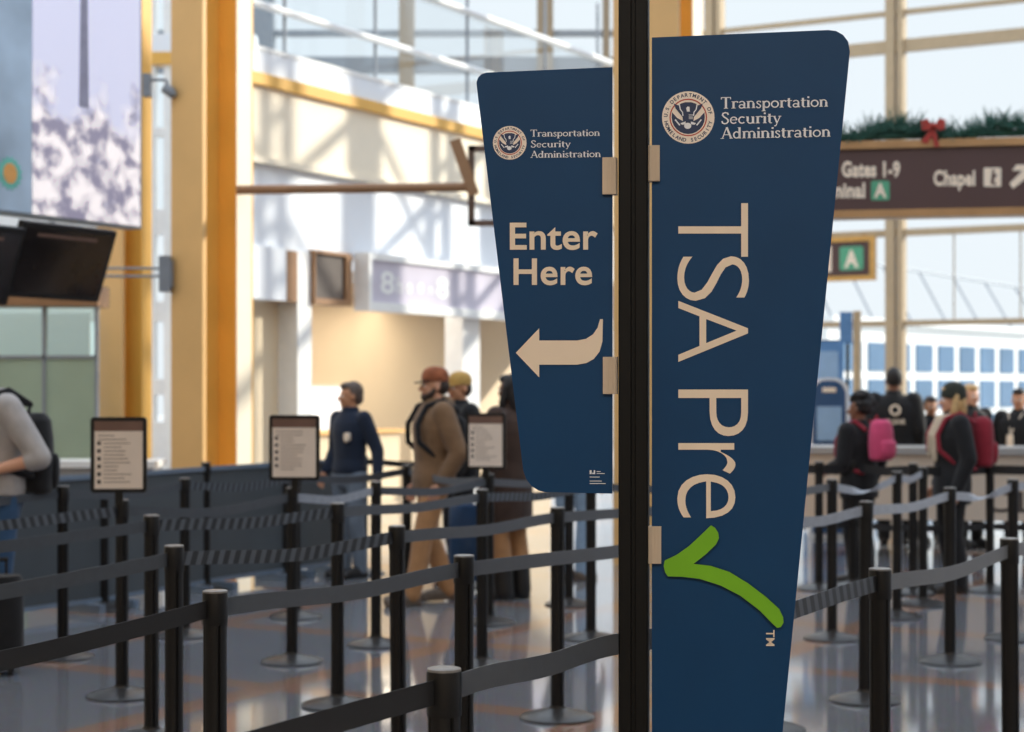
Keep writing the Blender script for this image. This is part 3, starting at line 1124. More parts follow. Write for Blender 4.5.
belt('L4', None, 'M2', .94, BELT, .04)
belt('M2', None, 'M4', .94, BELTL, .03)
belt('M4', None, 'NB', .94, BELT, .03)
belt('NB', None, 'N6', .94, BELT, .03)
belt('L5', None, away('L5', 1.2), .95, BELT, .02)
belt('L5', None, 'L7', .95, BELT, .03)
belt('L7', None, 'M8', .95, BELTP, .03)
belt('M8', None, 'M7', .95, BELT, .03)
belt('M7', None, 'NB', .95, BELT, .03)
belt('M6', None, 'B3', .95, BELT, .02)
belt('M6', None, 'N8', .95, BELTK, .02)
for a, b in (('PJ', 'PK'), ('PK', 'PI'), ('PI', 'PM')):
    belt(a, None, b, .94, BELTK, .01, w=.07)
    belt(a, None, b, .50, BELTK, .01)
belt('PM', None, (5.2, 13.3), .94, BELTK, .01, w=.07)
belt('PM', None, (5.2, 13.3), .50, BELTK, .01)
belt('PJ', None, (1.3, 14.4), .94, BELTK, .01, w=.07)

# framed notices on three of the stanchions
def notice(key, px0, px1, py0, py1, yaw, seed):
    r = POSTS[key]
    Y = r.location.y
    wd, ht = (px1 - px0) / F * Y, (py1 - py0) / F * Y
    zc = EYE + (HOR - (py0 + py1) / 2) / F * Y
    xc = ((px0 + px1) / 2 - 512) / F * Y - r.location.x
    rot = Matrix.Rotation(-r.rotation_euler.z + yaw, 4, 'Z')
    off = Matrix.Rotation(-r.rotation_euler.z, 4, 'Z') @ Vector((xc, 0, 0))
    def fr(x, y, z):
        p = rot @ Vector((x, y - .05, z))
        return (p.x + off.x, p.y + off.y, p.z + zc)
    bm = new()
    ro = rounded(-wd / 2, -ht / 2, wd / 2, ht / 2, .018)
    prism(bm, ro, lambda u, v, d: fr(u, d, v), -.012, .012)
    bm2 = bm
    f = obj('sign_frame', bm2, BLACK, r)
    bm = new(); box(bm, -.02, .02, .0, .03, -ht / 2 - .06, -ht / 2 + .1, 0, fr); obj('bracket', bm, BLACK, f)
    bd = .02
    bm = new(); box(bm, -wd / 2 + bd, wd / 2 - bd, -.0135, -.012, -ht / 2 + bd, ht / 2 - bd, 0, fr); s = obj('notice_sheet', bm, SHEETM, f)
    bm = new(); box(bm, -wd / 2 + bd, wd / 2 - bd, -.0145, -.0135, ht / 2 - bd - .05, ht / 2 - bd, 0, fr); obj('header_band', bm, HEADM, f)
    rnd = random.Random(seed)
    bm = new()
    z = ht / 2 - bd - .075
    i = 0
    while z > -ht / 2 + .05:
        x0 = -wd / 2 + bd + (.02 if i < 2 else .045)
        ln = rnd.uniform(.35, .8) * (wd - .09)
        box(bm, x0, x0 + ln, -.0142, -.0135, z, z + .0045, 0, fr)
        if i > 1 and i % 2 == 0:
            box(bm, -wd / 2 + bd + .014, -wd / 2 + bd + .032, -.0142, -.0135, z - .006, z + .012, 1, fr)
        z -= .0195
        i += 1
    obj('printed_lines', bm, [INK, INKD], f)
    return f


notice('L4', 92.5, 147.5, 417, 492, math.radians(6), 1)
notice('M2', 271, 321.5, 415, 480, math.radians(-4), 2)
notice('NB', 467, 506.5, 413, 469, math.radians(-6), 3)

# charcoal fabric barrier panels
FPOS = [(-4.1, 10.9)] + [tuple(POSTS[k].location[:2]) for k in ('B1', 'B2', 'B3')] + [(-1.52, 15.5)]
FL = ['charcoal fabric barrier panel behind the man in the grey shirt', 'charcoal fabric barrier panel between the leftmost notice and the yellow column', 'charcoal fabric barrier panel below the yellow column', 'short charcoal fabric barrier panel behind the middle notice']
for i in range(4):
    a, b = Vector((*FPOS[i], 0)), Vector((*FPOS[i + 1], 0))
    d = (b - a).normalized()
    L = (b - a).length
    t = thing('barrier_panel', FL[i], 'barrier', tuple(a + d * .04), math.atan2(d.y, d.x), 'charcoal barrier panels')
    L -= .08
    bm = new(); box(bm, 0, L, -.006, .006, .09, .93); obj('fabric', bm, FABRIC, t)
    bm = new(); box(bm, 0, L, -.018, .018, .93, .965); obj('top_rail', bm, RAILB, t)
    bm = new(); box(bm, 0, L, -.018, .018, .06, .09); box(bm, .1, .16, -.16, .16, 0, .06); box(bm, L - .16, L - .1, -.16, .16, 0, .06); obj('bottom_rail', bm, RAILB, t)

# ------------------------------------------------------------------ left side: screens, booth, camera, arm
A0 = at(-60, 213, 13.5); A0 = Vector((at(32, 213, 13.5).x, 13.5, 0)) - D1 * .9
yawD1 = math.atan2(D1.y, D1.x)
t = thing('hanging_screen', 'large hanging picture screen with pale blossom trees, top left', 'screen', (A0.x, A0.y, 0), yawD1)
zb = 2.86
bm = new(); box(bm, 0, 2.13, .0, .16, zb, 5.6); obj('housing', bm, GREYM, t)
bm = new(); box(bm, .90, 2.10, -.012, 0, zb + .02, 5.55); obj('picture', bm, PRINT, t)
bm = new(); box(bm, .02, .885, -.012, 0, zb + .02, 5.55); obj('picture', bm, PRINTB, t)
bm = new()
xs, zs_ = .66, EYE + (HOR - 172) / F * 13.2
pts = []
for i in range(32):
    rr = .13 if i % 2 else .10
    pts.append((xs + rr * math.cos(2 * PI * i / 32), zs_ + rr * math.sin(2 * PI * i / 32)))
prism(bm, pts, lambda u, v, d: (u, d, v), -.016, -.012)
obj('sun_print', bm, TEAL, t)
bm = new(); prism(bm, [(xs + .07 * math.cos(2 * PI * i / 24), zs_ + .075 * math.sin(2 * PI * i / 24)) for i in range(24)], lambda u, v, d: (u, d, v), -.018, -.016); obj('sun_disc', bm, ORANGE, t)
bm = new()
for x in (.3, 1.8):
    rod(bm, (x, .08, 5.6), (x, .08, 9.5), .03)
obj('hanger', bm, GREYM, t)
# a grey shaft printed on the picture
bm = new()
prism(bm, [(1.39, 3.75), (1.50, 3.75), (1.475, 5.4), (1.45, 5.55), (1.425, 5.4)], lambda u, v, d: (u, d, v), -.0135, -.012)
obj('printed_shaft', bm, M('lilac_grey_print', c(160, 158, 180), .35, var=.1), t)

def monitor(px, Y, label):
    p = at(px, 262, Y)
    t = thing('wall_monitor', label, 'monitor', (p.x, p.y, p.z), yawD1, 'tilted monitors under the screen')
    tilt = Matrix.Rotation(math.radians(20), 4, 'X')
    fr = lambda x, y, z: tuple(tilt @ Vector((x, y, z)))
    bm = new(); box(bm, -.5, .5, -.03, .03, -.29, .29, 0, fr); obj('bezel', bm, BLACK, t)
    bm = new(); box(bm, -.46, .46, -.034, -.03, -.25, .25, 0, fr); obj('display', bm, SCREENM, t)
    bm = new(); box(bm, -.34, .30, -.0355, -.034, .19, .215, 0, fr); obj('display_line', bm, HEADM, t)
    bm = new(); box(bm, -.07, .07, .03, .1, -.1, .1, 0, fr); rod(bm, (0, .09, .0), (0, .09, 2.84 - p.z), .03); obj('mount', bm, BLACK, t)
monitor(60, 13.72, 'dark tilted monitor under the hanging blossom screen')
monitor(-38, 12.7, 'dark tilted monitor cut off by the left edge of the photo')

# green glass booth behind the barrier
t = thing('glass_booth', 'green glass walled booth under the tilted monitors', 'booth', tuple(at(97, 391, 17.2).xy) + (0,), 0)
bm = new(); box(bm, -3.0, 0, 0, .04, 0, 1.87); obj('frosted_panel', bm, FROST, t)
for i in range(6):
    bm = new(); box(bm, -3.0 + i * .5, -2.52 + i * .5, 0, .03, 1.89, 2.36); obj('glass_panel', bm, GGLASS, t)
bm = new()
for i in range(7):
    box(bm, -3.02 + i * .5, -2.99 + i * .5, -.02, .06, 0, 2.4)
box(bm, -3.0, .0, -.02, .06, 1.86, 1.89)
obj('glass_frame', bm, GREYM, t)
bm = new(); box(bm, -3.0, .03, -.1, .4, 2.36, 2.56); obj('header', bm, WOODM, t)
bm = new(); box(bm, -3.0, -.45, 1.6, 1.64, 0, 2.36); obj('back_panel', bm, WHITEW, t)
t = thing('low_counter', 'low white counter between the barrier and the green booth', 'counter', tuple(at(128, 391, 16.2).xy) + (0,), 0)
bm = new(); box(bm, -.9, .22, 0, .5, 0, .86); obj('body', bm, COUNTERT, t)
bm = new(); box(bm, -.95, .25, -.05, .55, .86, .92); obj('worktop', bm, WHITEM, t)

# security camera and pipe work on the main column
p = at(166, 90, 15.95)
t = thing('security_camera', 'small grey security camera on a bracket beside the yellow column', 'camera', tuple(p))
bm = new(); box(bm, -.2, -.13, -.05, .05, -.06, .14); obj('wall_box', bm, GREYM, t)
bm = new(); rod(bm, (-.14, 0, .09), (.0, 0, .09), .014); rod(bm, (0, 0, .09), (.03, 0, .0), .014); obj('arm', bm, GREYM, t)
bm = new(); rod(bm, (-.02, 0, .02), (.05, 0, -.02), .045, .05, 16); ball(bm, (.05, 0, -.03), .045); obj('camera_body', bm, GREYM, t, True)
p = at(163, 274, 15.97)
t = thing('junction_box', 'grey junction box with twin pipes between the yellow columns', 'junction box', tuple(p))
bm = new(); box(bm, -.03, .07, -.05, .05, -.16, .16); box(bm, .07, .09, -.03, .03, -.12, .12); obj('box_body', bm, GREYM, t)
bm = new(); rod(bm, (-.6, 0.0, .05), (-.03, 0, .05), .012); rod(bm, (-.6, 0, -.02), (-.03, 0, -.02), .012); obj('pipe', bm, GREYM, t)
p = at(237, 190, 16.1)
t = thing('bracket_sign', 'brown sign frame on a long horizontal arm from the yellow column', 'sign', tuple(p))
q = at(470, 187, 16.1) - p
bm = new(); rod(bm, (0, 0, 0), tuple(q), .042); obj('arm', bm, WOODM, t)
bm = new()
a = at(455, 140, 16.1) - p; b = at(474, 195, 16.1) - p
d = (b - a).normalized(); nn = Vector((d.z, 0, -d.x)) * .05
prism(bm, [(a + nn).xz, (b + nn).xz, (b - nn).xz, (a - nn).xz], lambda u, v, dd: (u, dd, v), -.05, .05)
obj('bracket', bm, WOODM, t)
bm = new()
a = at(468, 226, 16.1) - p; b = at(560, 146, 16.1) - p
for r4 in ((a.x, a.x + .06, a.z, b.z), (b.x - .06, b.x, a.z, b.z), (a.x, b.x, a.z, a.z + .05), (a.x, b.x, b.z - .05, b.z)):
    box(bm, r4[0], r4[1], -.04, .04, r4[2], r4[3])
obj('frame', bm, M('dark_brown_frame', c(92, 68, 54), .5), t)

# ------------------------------------------------------------------ right side: overhead sign, garland, A sign, kiosks, counter
Yg = 15.0
g0 = at(760, 391, Yg + .25); g1 = at(1085, 391, Yg - .25)
yg = math.atan2(g1.y - g0.y, g1.x - g0.x)
gl = (g1 - g0).length
t = thing('overhead_sign', 'brown overhead direction sign to gates and chapel, hung with a garland', 'sign', (g0.x, g0.y, 0), yg)


def gp(px, py, d=0.0):
    r = (px - 512) / F
    cy, sy = math.cos(yg), math.sin(yg)
    u = (r * g0.y - g0.x) / (cy - r * sy)
    Yp = g0.y + sy * u
    return (u, d, EYE + (HOR - py) / F * Yp)


zt, zbm = gp(930, 140)[2], gp(930, 217)[2]
bm = new(); box(bm, 0, gl, -.02, .16, zbm + .06, zt - .06); obj('sign_face', bm, SIGNBR, t)
bm = new(); box(bm, -.03, gl + .03, -.05, .19, zt - .065, zt); obj('top_rim', bm, BRONZE, t)
bm = new(); box(bm, -.03, gl + .03, -.05, .19, zbm, zbm + .065); obj('bottom_rim', bm, BRONZE, t)
fn = lambda x, y: gp(x, y, -.026)
for wd_, rc in (('Gates 1-9', (842, 178, 900, 161.5)), ('Terminal', (806, 198.5, 865, 183)), ('Chapel', (933.5, 191, 975, 170.5))):
    bm = new(); fit_text(bm, wd_, rc, fn, .04, 1.05); obj('lettering', bm, CREAM, t)
bm = new()
bm.faces.new([bm.verts.new(fn(*q)) for q in ((1009, 184), (1013, 189), (1029, 176), (1029, 182), (1036, 182), (1036, 165), (1016, 165), (1012, 171), (1022, 171))])
obj('arrow', bm, CREAM, t)
bm = new(); prism(bm, rounded(871, 181, 889.5, 200.5, 2), lambda x, y, d: gp(x, y, d), -.026, -.02); tl = obj('letter_tile', bm, SGREEN, t)
bm = new(); fit_text(bm, 'A', (874, 198, 886.5, 183.5), lambda x, y: gp(x, y, -.028), .04); obj('tile_letter', bm, CREAM, tl)
bm = new(); prism(bm, rounded(983.5, 168, 1001, 187, 1.5), lambda x, y, d: gp(x, y, d), -.026, -.02); tl = obj('pictogram_tile', bm, CREAM, t)
bm = new()
f3 = lambda x, y: gp(x, y, -.028)
bm.faces.new([bm.verts.new(f3(993 + 1.5 * math.cos(k * PI / 6), 171.5 + 1.6 * math.sin(k * PI / 6))) for k in range(12)])
bm.faces.new([bm.verts.new(f3(*q)) for q in ((991.5, 173.5), (990.5, 184.5), (996, 185.5), (996, 183.5), (993.5, 182.5), (994.5, 178), (997, 176), (994.5, 173.5))])
obj('pictogram', bm, SIGNBR, tl)
bm = new(); rod(bm, (gl + .1, .08, 0), (gl + .1, .08, zt + .1), .06); rod(bm, (gl + .1, .08, zt - .3), (gl - .05, .08, zt - .3), .05); obj('support_post', bm, BRONZE, t)

# evergreen garland on top of the sign
rnd = random.Random(5)
bm = new()
N = 1500
for i in range(N):
    x = rnd.uniform(.0, gl)
    base = Vector((x, rnd.uniform(0, .14), zt + .04 + .05 * math.sin(x * 7) + rnd.uniform(-.02, .05)))
    dr = Vector((rnd.uniform(-1, 1), rnd.uniform(-1, 1), rnd.uniform(-.25, 1.5))).normalized()
    rod(bm, base, base + dr * rnd.uniform(.07, .20), .009, .002, 4)
rod(bm, (0, .07, zt + .05), (gl, .07, zt + .05), .03, seg=8)
o = obj('garland', bm, GARL)
o.location = (g0.x, g0.y, 0); o.rotation_euler = (0, 0, yg)
tag(o, 'dark green evergreen garland along the top of the brown overhead sign', 'garland')
u0 = gp(933, 128)
t = thing('ribbon_bow', 'red ribbon bow on the evergreen garland', 'bow', tuple(Matrix.Translation((g0.x, g0.y, 0)) @ Matrix.Rotation(yg, 4, 'Z') @ Vector((u0[0], -.06, u0[2]))), yg)
bm = new()
for sx in (-1, 1):
    prism(bm, [(sx * .0, .0), (sx * .05, .07), (sx * .10, .05), (sx * .09, -.025), (sx * .045, -.03)], lambda u, v, d: (u, d, v), -.03, .03)
obj('loop', bm, BOWR, t)
bm = new()
prism(bm, [(-.01, 0), (-.1, -.12), (-.05, -.14), (.02, -.02)], lambda u, v, d: (u, d, v), -.012, .0)
prism(bm, [(.01, 0), (.05, -.16), (.01, -.17), (-.02, -.02)], lambda u, v, d: (u, d, v), -.012, .0)
obj('tail', bm, BOWR, t)
bm = new(); ball(bm, (0, -.02, .01), .024); obj('knot', bm, BOWR, t, True)

# A sign on the far window wall
ya = math.atan2(D2.y, D2.x)
pA = Vector(Q(2.70, .28, 0))
zA0, zA1 = EYE + (HOR - 281) / F * pA.y, EYE + (HOR - 237) / F * pA.y
t = thing('terminal_sign', 'small brown sign with a green A tile in a gold rim, on the window wall', 'sign', (pA.x, pA.y, zA0), ya)
hA = zA1 - zA0
bm = new(); box(bm, -.85, .44, -.03, .05, .06, hA - .06); obj('sign_face', bm, SIGNBR, t)
bm = new()
for r4 in ((-.9, .49, 0, .08), (-.9, .49, hA - .08, hA), (-.9, -.82, .08, hA - .08), (.41, .49, .08, hA - .08)):
    box(bm, r4[0], r4[1], -.06, .06, r4[2], r4[3])
obj('rim', bm, M('gold_rim', c(206, 160, 88), .35, metal=.3), t)
bm = new(); prism(bm, rounded(-.10, .17, .30, hA - .16, .04), lambda u, v, d: (u, d, v), -.04, -.03); tl = obj('letter_tile', bm, SGREEN, t)
bm = new(); fit_text(bm, 'A', (-.02, .21, .22, hA - .22), lambda x, y: (x, -.043, y), .04); obj('tile_letter', bm, CREAM, tl)
bm = new(); box(bm, -.36, -.24, -.034, -.03, .16, hA - .14); obj('letter_stroke', bm, CREAM, t)
bm = new(); rod(bm, (-.3, .02, hA), (-.3, .02, 4.1 - zA0), .02); rod(bm, (.3, .02, hA), (.3, .02, 4.1 - zA0), .02); rod(bm, (.3, .02, .3), (.3, .2, .3), .03); obj('bracket', bm, BRONZE, t)

# counter on the right
yc = ya * .35
cc = at(905, 391, 16.9)
t = thing('check_desk', 'long pale counter with dark lettering behind the double black belts', 'counter', (cc.x, cc.y, 0), yc)
bm = new(); box(bm, -1.6, 2.6, 0, .5, .34, .96); obj('body', bm, COUNTER, t)
bm = new(); box(bm, -1.65, 2.65, -.06, .76, .96, 1.02); obj('worktop', bm, COUNTERT, t)
for lx in (-1.5, -.1, 1.2, 2.45):
    bm = new(); box(bm, lx, lx + .08, .04, .12, 0, .34); box(bm, lx, lx + .08, .42, .5, 0, .34); obj('leg', bm, GREYM, t)
bm = new(); fit_text(bm, 'CLEAR', (.74, .42, 1.9, .62), lambda x, y: (x, -.004, y), .01, 1.25); obj('lettering', bm, INKD, t)

# kiosk, banner and post behind the counter
p = at(829, 391, 19.0)
t = thing('check_in_kiosk', 'deep blue self-service kiosk with a white rounded frame', 'kiosk', (p.x, p.y, 0), -.12)
hk = EYE + (HOR - 378) / F * 19
hwk = .21
ol = [(-hwk, 0), (hwk, 0)] + [(hwk, hk - .16)] + arc(hwk - .16, hk - .16, .16, 0, 90)[1:] + arc(-hwk + .16, hk - .16, .16, 90, 180)
bm = new(); prism(bm, ol, lambda u, v, d: (u, d, v), 0, .3); obj('frame', bm, WHITEM, t)
k = .82
bm = new(); prism(bm, [(u * k, .05 + (v) * .955) for u, v in ol], lambda u, v, d: (u, d, v), -.02, 0); obj('front', bm, KIOSKB, t)
bm = new(); box(bm, -.13, .13, -.03, -.02, hk - .66, hk - .30); obj('display', bm, KIOSKL, t)
bm = new(); box(bm, -.07, .07, -.03, -.02, hk - .15, hk - .10); obj('badge_light', bm, CREAM, t)
p = at(826, 391, 21)
t = thing('banner_stand', 'tall blue banner stand behind the blue kiosk', 'banner', (p.x, p.y, 0), -.1)
hb = EYE + (HOR - 341) / F * 21
bm = new(); box(bm, -.26, .2, 0, .02, .1, hb); obj('banner', bm, BLUEPAN, t)
bm = new(); box(bm, -.22, .14, -.006, 0, .9, hb - .12); obj('printed_panel', bm, KIOSKL, t)
bm = new(); rod(bm, (.25, .02, 0), (.25, .02, hb + .02), .02); box(bm, -.3, .3, -.12, .14, 0, .06); rod(bm, (-.28, .02, hb), (.25, .02, hb), .015); obj('stand', bm, BLACK, t)
p = at(857, 391, 20)
t = thing('flag_post', 'cream post with a narrow blue flag right of the blue banner', 'post', (p.x, p.y, 0), -.1)
hp = EYE + (HOR - 311) / F * 20
bm = new(); rod(bm, (0, 0, 0), (0, 0, hp), .045, seg=14); lathe(bm, [(.18, 0), (.18, .03), (.05, .05)], 24); obj('post', bm, MULL, t)
bm = new(); box(bm, -.19, -.05, -.01, .01, hp - .36, hp - .01); obj('flag', bm, BLUEPAN, t)

# ------------------------------------------------------------------ people
SKIN1 = M('light_skin', c(214, 160, 130), 0.5, var=.05)
SKIN2 = M('brown_skin', c(128, 84, 62), 0.5, var=.05)
SKIN3 = M('tan_skin', c(196, 140, 104), 0.5, var=.05)
EYEW = M('eye_white', c(236, 232, 226), 0.25)
LIPM = M('lip', c(168, 96, 86), 0.5)
HAIRD = M('dark_brown_hair', c(52, 38, 32), 0.6, var=.3, scale=30)
HAIRK = M('black_hair', c(26, 22, 22), 0.65, var=.3, scale=30)
HAIRB = M('blond_hair', c(196, 160, 108), 0.6, var=.2, scale=30)
HAIRG = M('greying_brown_hair', c(92, 78, 70), 0.6, var=.3, scale=30)
def cloth(name, rgb, var=.10, scale=12):
    return M(name, c(*rgb), 0.85, var=var, scale=scale, spec=.25, sheen=.15)
GREYSH = cloth('light_grey_shirt', (176, 172, 170))
JEANS = cloth('blue_denim', (52, 82, 116), .15)
LJEANS = cloth('pale_blue_denim', (140, 162, 184), .12)
NAVYJ = cloth('navy_uniform', (30, 40, 58))
SLATE = cloth('slate_trousers', (112, 124, 138))
BROWNJ = cloth('brown_canvas', (124, 96, 70), .15)
TANT = cloth('tan_trousers', (172, 128, 88), .12)
BLACKC = cloth('black_cloth', (30, 30, 32), .2)
DBROWN = cloth('dark_brown_coat', (66, 50, 42), .2)
SHOEK = M('black_leather', c(26, 24, 24), 0.4)
SHOEB = M('grey_brown_leather', c(98, 84, 72), 0.6)
CAMO = cloth('rust_camouflage_cap', (150, 88, 58), .35, 22)
MUSTARD = cloth('mustard_cap', (190, 152, 84), .10)
OLIVE = cloth('dark_olive_knit', (50, 52, 44), .2, 40)
PINK = cloth('pink_backpack_cloth', (206, 78, 116), .08)
REDB = cloth('crimson_backpack_cloth', (140, 38, 52), .10)
SCARF = cloth('cream_scarf', (206, 190, 166), .10)


def limb(bm, pts, rad, seg=12):
    pts = [Vector(p) for p in pts]
    for i in range(len(pts) - 1):
        rod(bm, pts[i], pts[i + 1], rad[i], rad[i + 1], seg)
    for p, r in zip(pts, rad):
        ball(bm, p, r, None, seg, 8)


def loft(bm, rings, seg=20):
    R = []
    for x, y, z, rx, ry in rings:
        R.append([bm.verts.new((x + rx * math.cos(2 * PI * i / seg), y + ry * math.sin(2 * PI * i / seg), z)) for i in range(seg)])
    for A, B in zip(R, R[1:]):
        for i in range(seg):
            j = (i + 1) % seg
            bm.faces.new((A[i], A[j], B[j], B[i]))
    bm.faces.new(R[0][::-1]); bm.faces.new(R[-1])


def fuse(name, bm, m, parent, voxel=.011, smooth=4, disp=None):
    """weld overlapping closed shapes into one continuous smooth surface"""
    me = bpy.data.meshes.new(name)
    bm.to_mesh(me)
    bm.free()
    o = bpy.data.objects.new(name, me)
    col.objects.link(o)
    r = o.modifiers.new('r', 'REMESH')
    r.mode = 'VOXEL'
    r.voxel_size = voxel
    s = o.modifiers.new('s', 'SMOOTH')
    s.factor = .5
    s.iterations = smooth
    dg = bpy.context.evaluated_depsgraph_get()
    me2 = bpy.data.meshes.new_from_object(o.evaluated_get(dg))
    o.modifiers.clear()
    o.data = me2
    bpy.data.meshes.remove(me)
    me2.name = name
    me2.polygons.foreach_set('use_smooth', [True] * len(me2.polygons))
    me2.materials.clear()
    me2.materials.append(m)
    o.parent = parent
    return o


def person(label, X, Y, rz, h=1.75, skin=SKIN1, top=BLACKC, legs=BLACKC, shoes=SHOEK, hair=HAIRD, style='short',
           headyaw=0.0, hem=.80, bulk=1.0, hood=False, J=None, open_front=None, collar=True, sleeve=1.0, headpitch=0.0, female=False, group='people in the hall', headfwd=0.0):
    k = h / 1.75
    t = thing('person', label, 'person', (X, Y, 0), rz, group)
    sw = .172 if female else .19
    D = dict(hipL=(.09, 0, .93), hipR=(-.09, 0, .93), kneeL=(.10, -.02, .50), kneeR=(-.10, -.02, .50), ankL=(.10, .03, .09), ankR=(-.10, .03, .09),
             shoL=(sw, .01, 1.42), shoR=(-sw, .01, 1.42), elbL=(sw + .05, .05, 1.13), elbR=(-sw - .05, .05, 1.13), wriL=(sw + .05, -.06, .89), wriR=(-sw - .05, -.06, .89))
    D.update(J or {})
    D = {a: Vector(b) * k for a, b in D.items()}
    S = lambda z: z * k
    hy = Matrix.Rotation(headyaw, 4, 'Z') @ Matrix.Rotation(headpitch, 4, 'X')
    HO = Vector((0, -headfwd * k, 1.50 * k))

    def H(p):                     # head coordinates -> the person's coordinates
        return HO + hy @ (Vector(p) * k)
    # ---- body
    bm = new()
    loft(bm, [(0, 0, S(z), rx * k, ry * k) for z, rx, ry in ((.84, .14, .10), (.90, .17, .115), (.97, .165, .11), (1.06, .14, .095), (1.16, .145, .10), (1.28, .165, .11), (1.36, .175, .105), (1.42, .155, .085), (1.465, .09, .065), (1.49, .055, .058))])
    limb(bm, [(0, .005, S(1.44)), H((0, .01, .06))], [.06 * k, .055 * k])
    for s in 'LR':
        limb(bm, [D['hip' + s], D['knee' + s], D['ank' + s]], [.088 * k, .058 * k, .04 * k])
        f = D['ank' + s]
        limb(bm, [f + Vector((0, .02, -.045)), f + Vector((0, -.10, -.055)), f + Vector((0, -.16, -.065))], [.04, .035, .024])
        mid = D['knee' + s].lerp(D['ank' + s], .3)
        ball(bm, mid + Vector((0, .015, 0)), (.052 * k, .055 * k, .10 * k))
        limb(bm, [D['sho' + s], D['elb' + s], D['wri' + s]], [.056 * k, .042 * k, .028 * k])
        # hand
        d = (D['wri' + s] - D['elb' + s]).normalized()
        side = Vector((0, -1, 0))
        side = (side - d * side.dot(d)).normalized()
        nrm_ = d.cross(side)
        if nrm_.x * (1 if s == 'L' else -1) > 0:
            nrm_ = -nrm_
        w0 = D['wri' + s]
        limb(bm, [w0, w0 + d * .03], [.027 * k, .028 * k], 8)
        for q in (-.025, -.008, .009, .026):
            limb(bm, [w0 + d * .02 + side * q * .7, w0 + d * .085 + side * q], [.015, .0135], 8)
        for q, L in ((-.029, .058), (-.010, .072), (.010, .078), (.029, .070)):
            b0 = w0 + d * .085 + side * q
            b1 = b0 + (d + nrm_ * .25).normalized() * L * .5 + side * q * .10
            b2 = b1 + (d + nrm_ * .75).normalized() * L * .5
            limb(bm, [b0, b1, b2], [.0092, .0088, .0075], 8)
        th0 = w0 + d * .03 + side * .024
        th1 = th0 + (d * .7 + side * .6 + nrm_ * .25).normalized() * .042
        limb(bm, [th0, th1, th1 + (d + nrm_ * .3).normalized() * .034], [.014, .011, .009], 8)
    # head
    hb = hy.to_3x3()
    ball(bm, H((0, .012, .145)), (.074 * k, .094 * k, .098 * k), hb, 20, 12)
    ball(bm, H((0, -.022, .075)), (.058 * k, .066 * k, .068 * k), hb, 20, 12)
    ball(bm, H((0, -.062, .030)), (.030 * k, .026 * k, .022 * k), hb)
    ball(bm, H((0, -.070, .138)), (.056 * k, .020 * k, .014 * k), hb)
    limb(bm, [H((0, -.084, .122)), H((0, -.108, .088))], [.010 * k, .015 * k], 8)
    for sx in (-1, 1):
        ball(bm, H((sx * .034, -.066, .095)), (.022 * k, .020 * k, .022 * k), hb)
        ball(bm, H((sx * .076, .012, .105)), (.010 * k, .020 * k, .032 * k), hb)
    fuse('body', bm, skin, t, .0085, 3)
    for sx in (-1, 1):
        bm = new()
        ball(bm, H((sx * .031, -.079, .119)), .0125 * k, None, 12, 8)
        n0 = len(bm.faces)
        ball(bm, H((sx * .031, -.0875, .119)), .0062 * k, None, 10, 6)
        bm.faces.ensure_lookup_table()
        for f in bm.faces[n0:]: f.material_index = 1
        obj('eye', bm, [EYEW, HAIRK], t, True)
    bm = new(); ball(bm, H((0, -.085, .058)), (.024 * k, .010 * k, .009 * k), hb); obj('mouth', bm, LIPM, t, True)
    # ---- trousers
    bm = new()
    loft(bm, [(0, 0, S(z), rx * k, ry * k) for z, rx, ry in ((.80, .13, .11), (.88, .180, .13), (.97, .176, .122), (1.04, .155, .11))])
    for s in 'LR':
        a = D['ank' + s]
        limb(bm, [D['hip' + s] + Vector((0, 0, -.02)), D['knee' + s], D['knee' + s].lerp(a, .45) + Vector((0, .01, 0)), a + Vector((0, 0, -.01))], [.104 * k, .078 * k, .076 * k, .066 * k])
    fuse('trousers', bm, legs, t, .012, 3)
    # ---- shoes
    for s in 'LR':
        bm = new()
        f = D['ank' + s].copy()
        g = f.z - .09 * k
        limb(bm, [(f.x, f.y + .03, g + .045), (f.x, f.y - .05, g + .05), (f.x, f.y - .15, g + .036), (f.x, f.y - .185, g + .032)], [.044, .046, .042, .032])
        limb(bm, [(f.x, f.y + .005, g + .06), (f.x, f.y, g + .12)], [.046, .05])
        box(bm, f.x - .04, f.x + .04, f.y - .20, f.y + .065, g + .001, g + .022)
        fuse('shoe', bm, shoes, t, .009, 2)
    # ---- jacket or shirt
    b = bulk
    bm = new()
    rings = [(hem, .185, .135), (max(hem + .06, .93), .19, .138), (1.06, .172, .125), (1.18, .176, .13), (1.30, .194, .138), (1.38, .19, .125), (1.44, .145, .098), (1.478, .092, .078)]
    loft(bm, [(0, 0, S(z), rx * k * b, ry * k * b) for z, rx, ry in rings])
    if collar:
        loft(bm, [(0, .004, S(1.45), .09 * k, .085 * k), (0, .004, S(1.525), .078 * k, .076 * k)])
    for s in 'LR':
        e = D['elb' + s].lerp(D['wri' + s], .93 if sleeve >= 1 else max(.12, sleeve))
        limb(bm, [D['sho' + s], D['sho' + s].lerp(D['elb' + s], .5), D['elb' + s], e], [.074 * k * b, .070 * k * b, .062 * k * b, (.048 if sleeve >= 1 else .06) * k * b])
    if hood:
        ball(bm, (0, .085 * k, S(1.46)), (.12 * k, .075 * k, .085 * k))
        limb(bm, [(.10 * k, .02 * k, S(1.46)), (0, .10 * k, S(1.45)), (-.10 * k, .02 * k, S(1.46))], [.045 * k, .055 * k, .045 * k])
    fuse('jacket' if sleeve >= 1 else 'shirt', bm, top, t, .012, 4)
    # ---- hair
    bm = new()
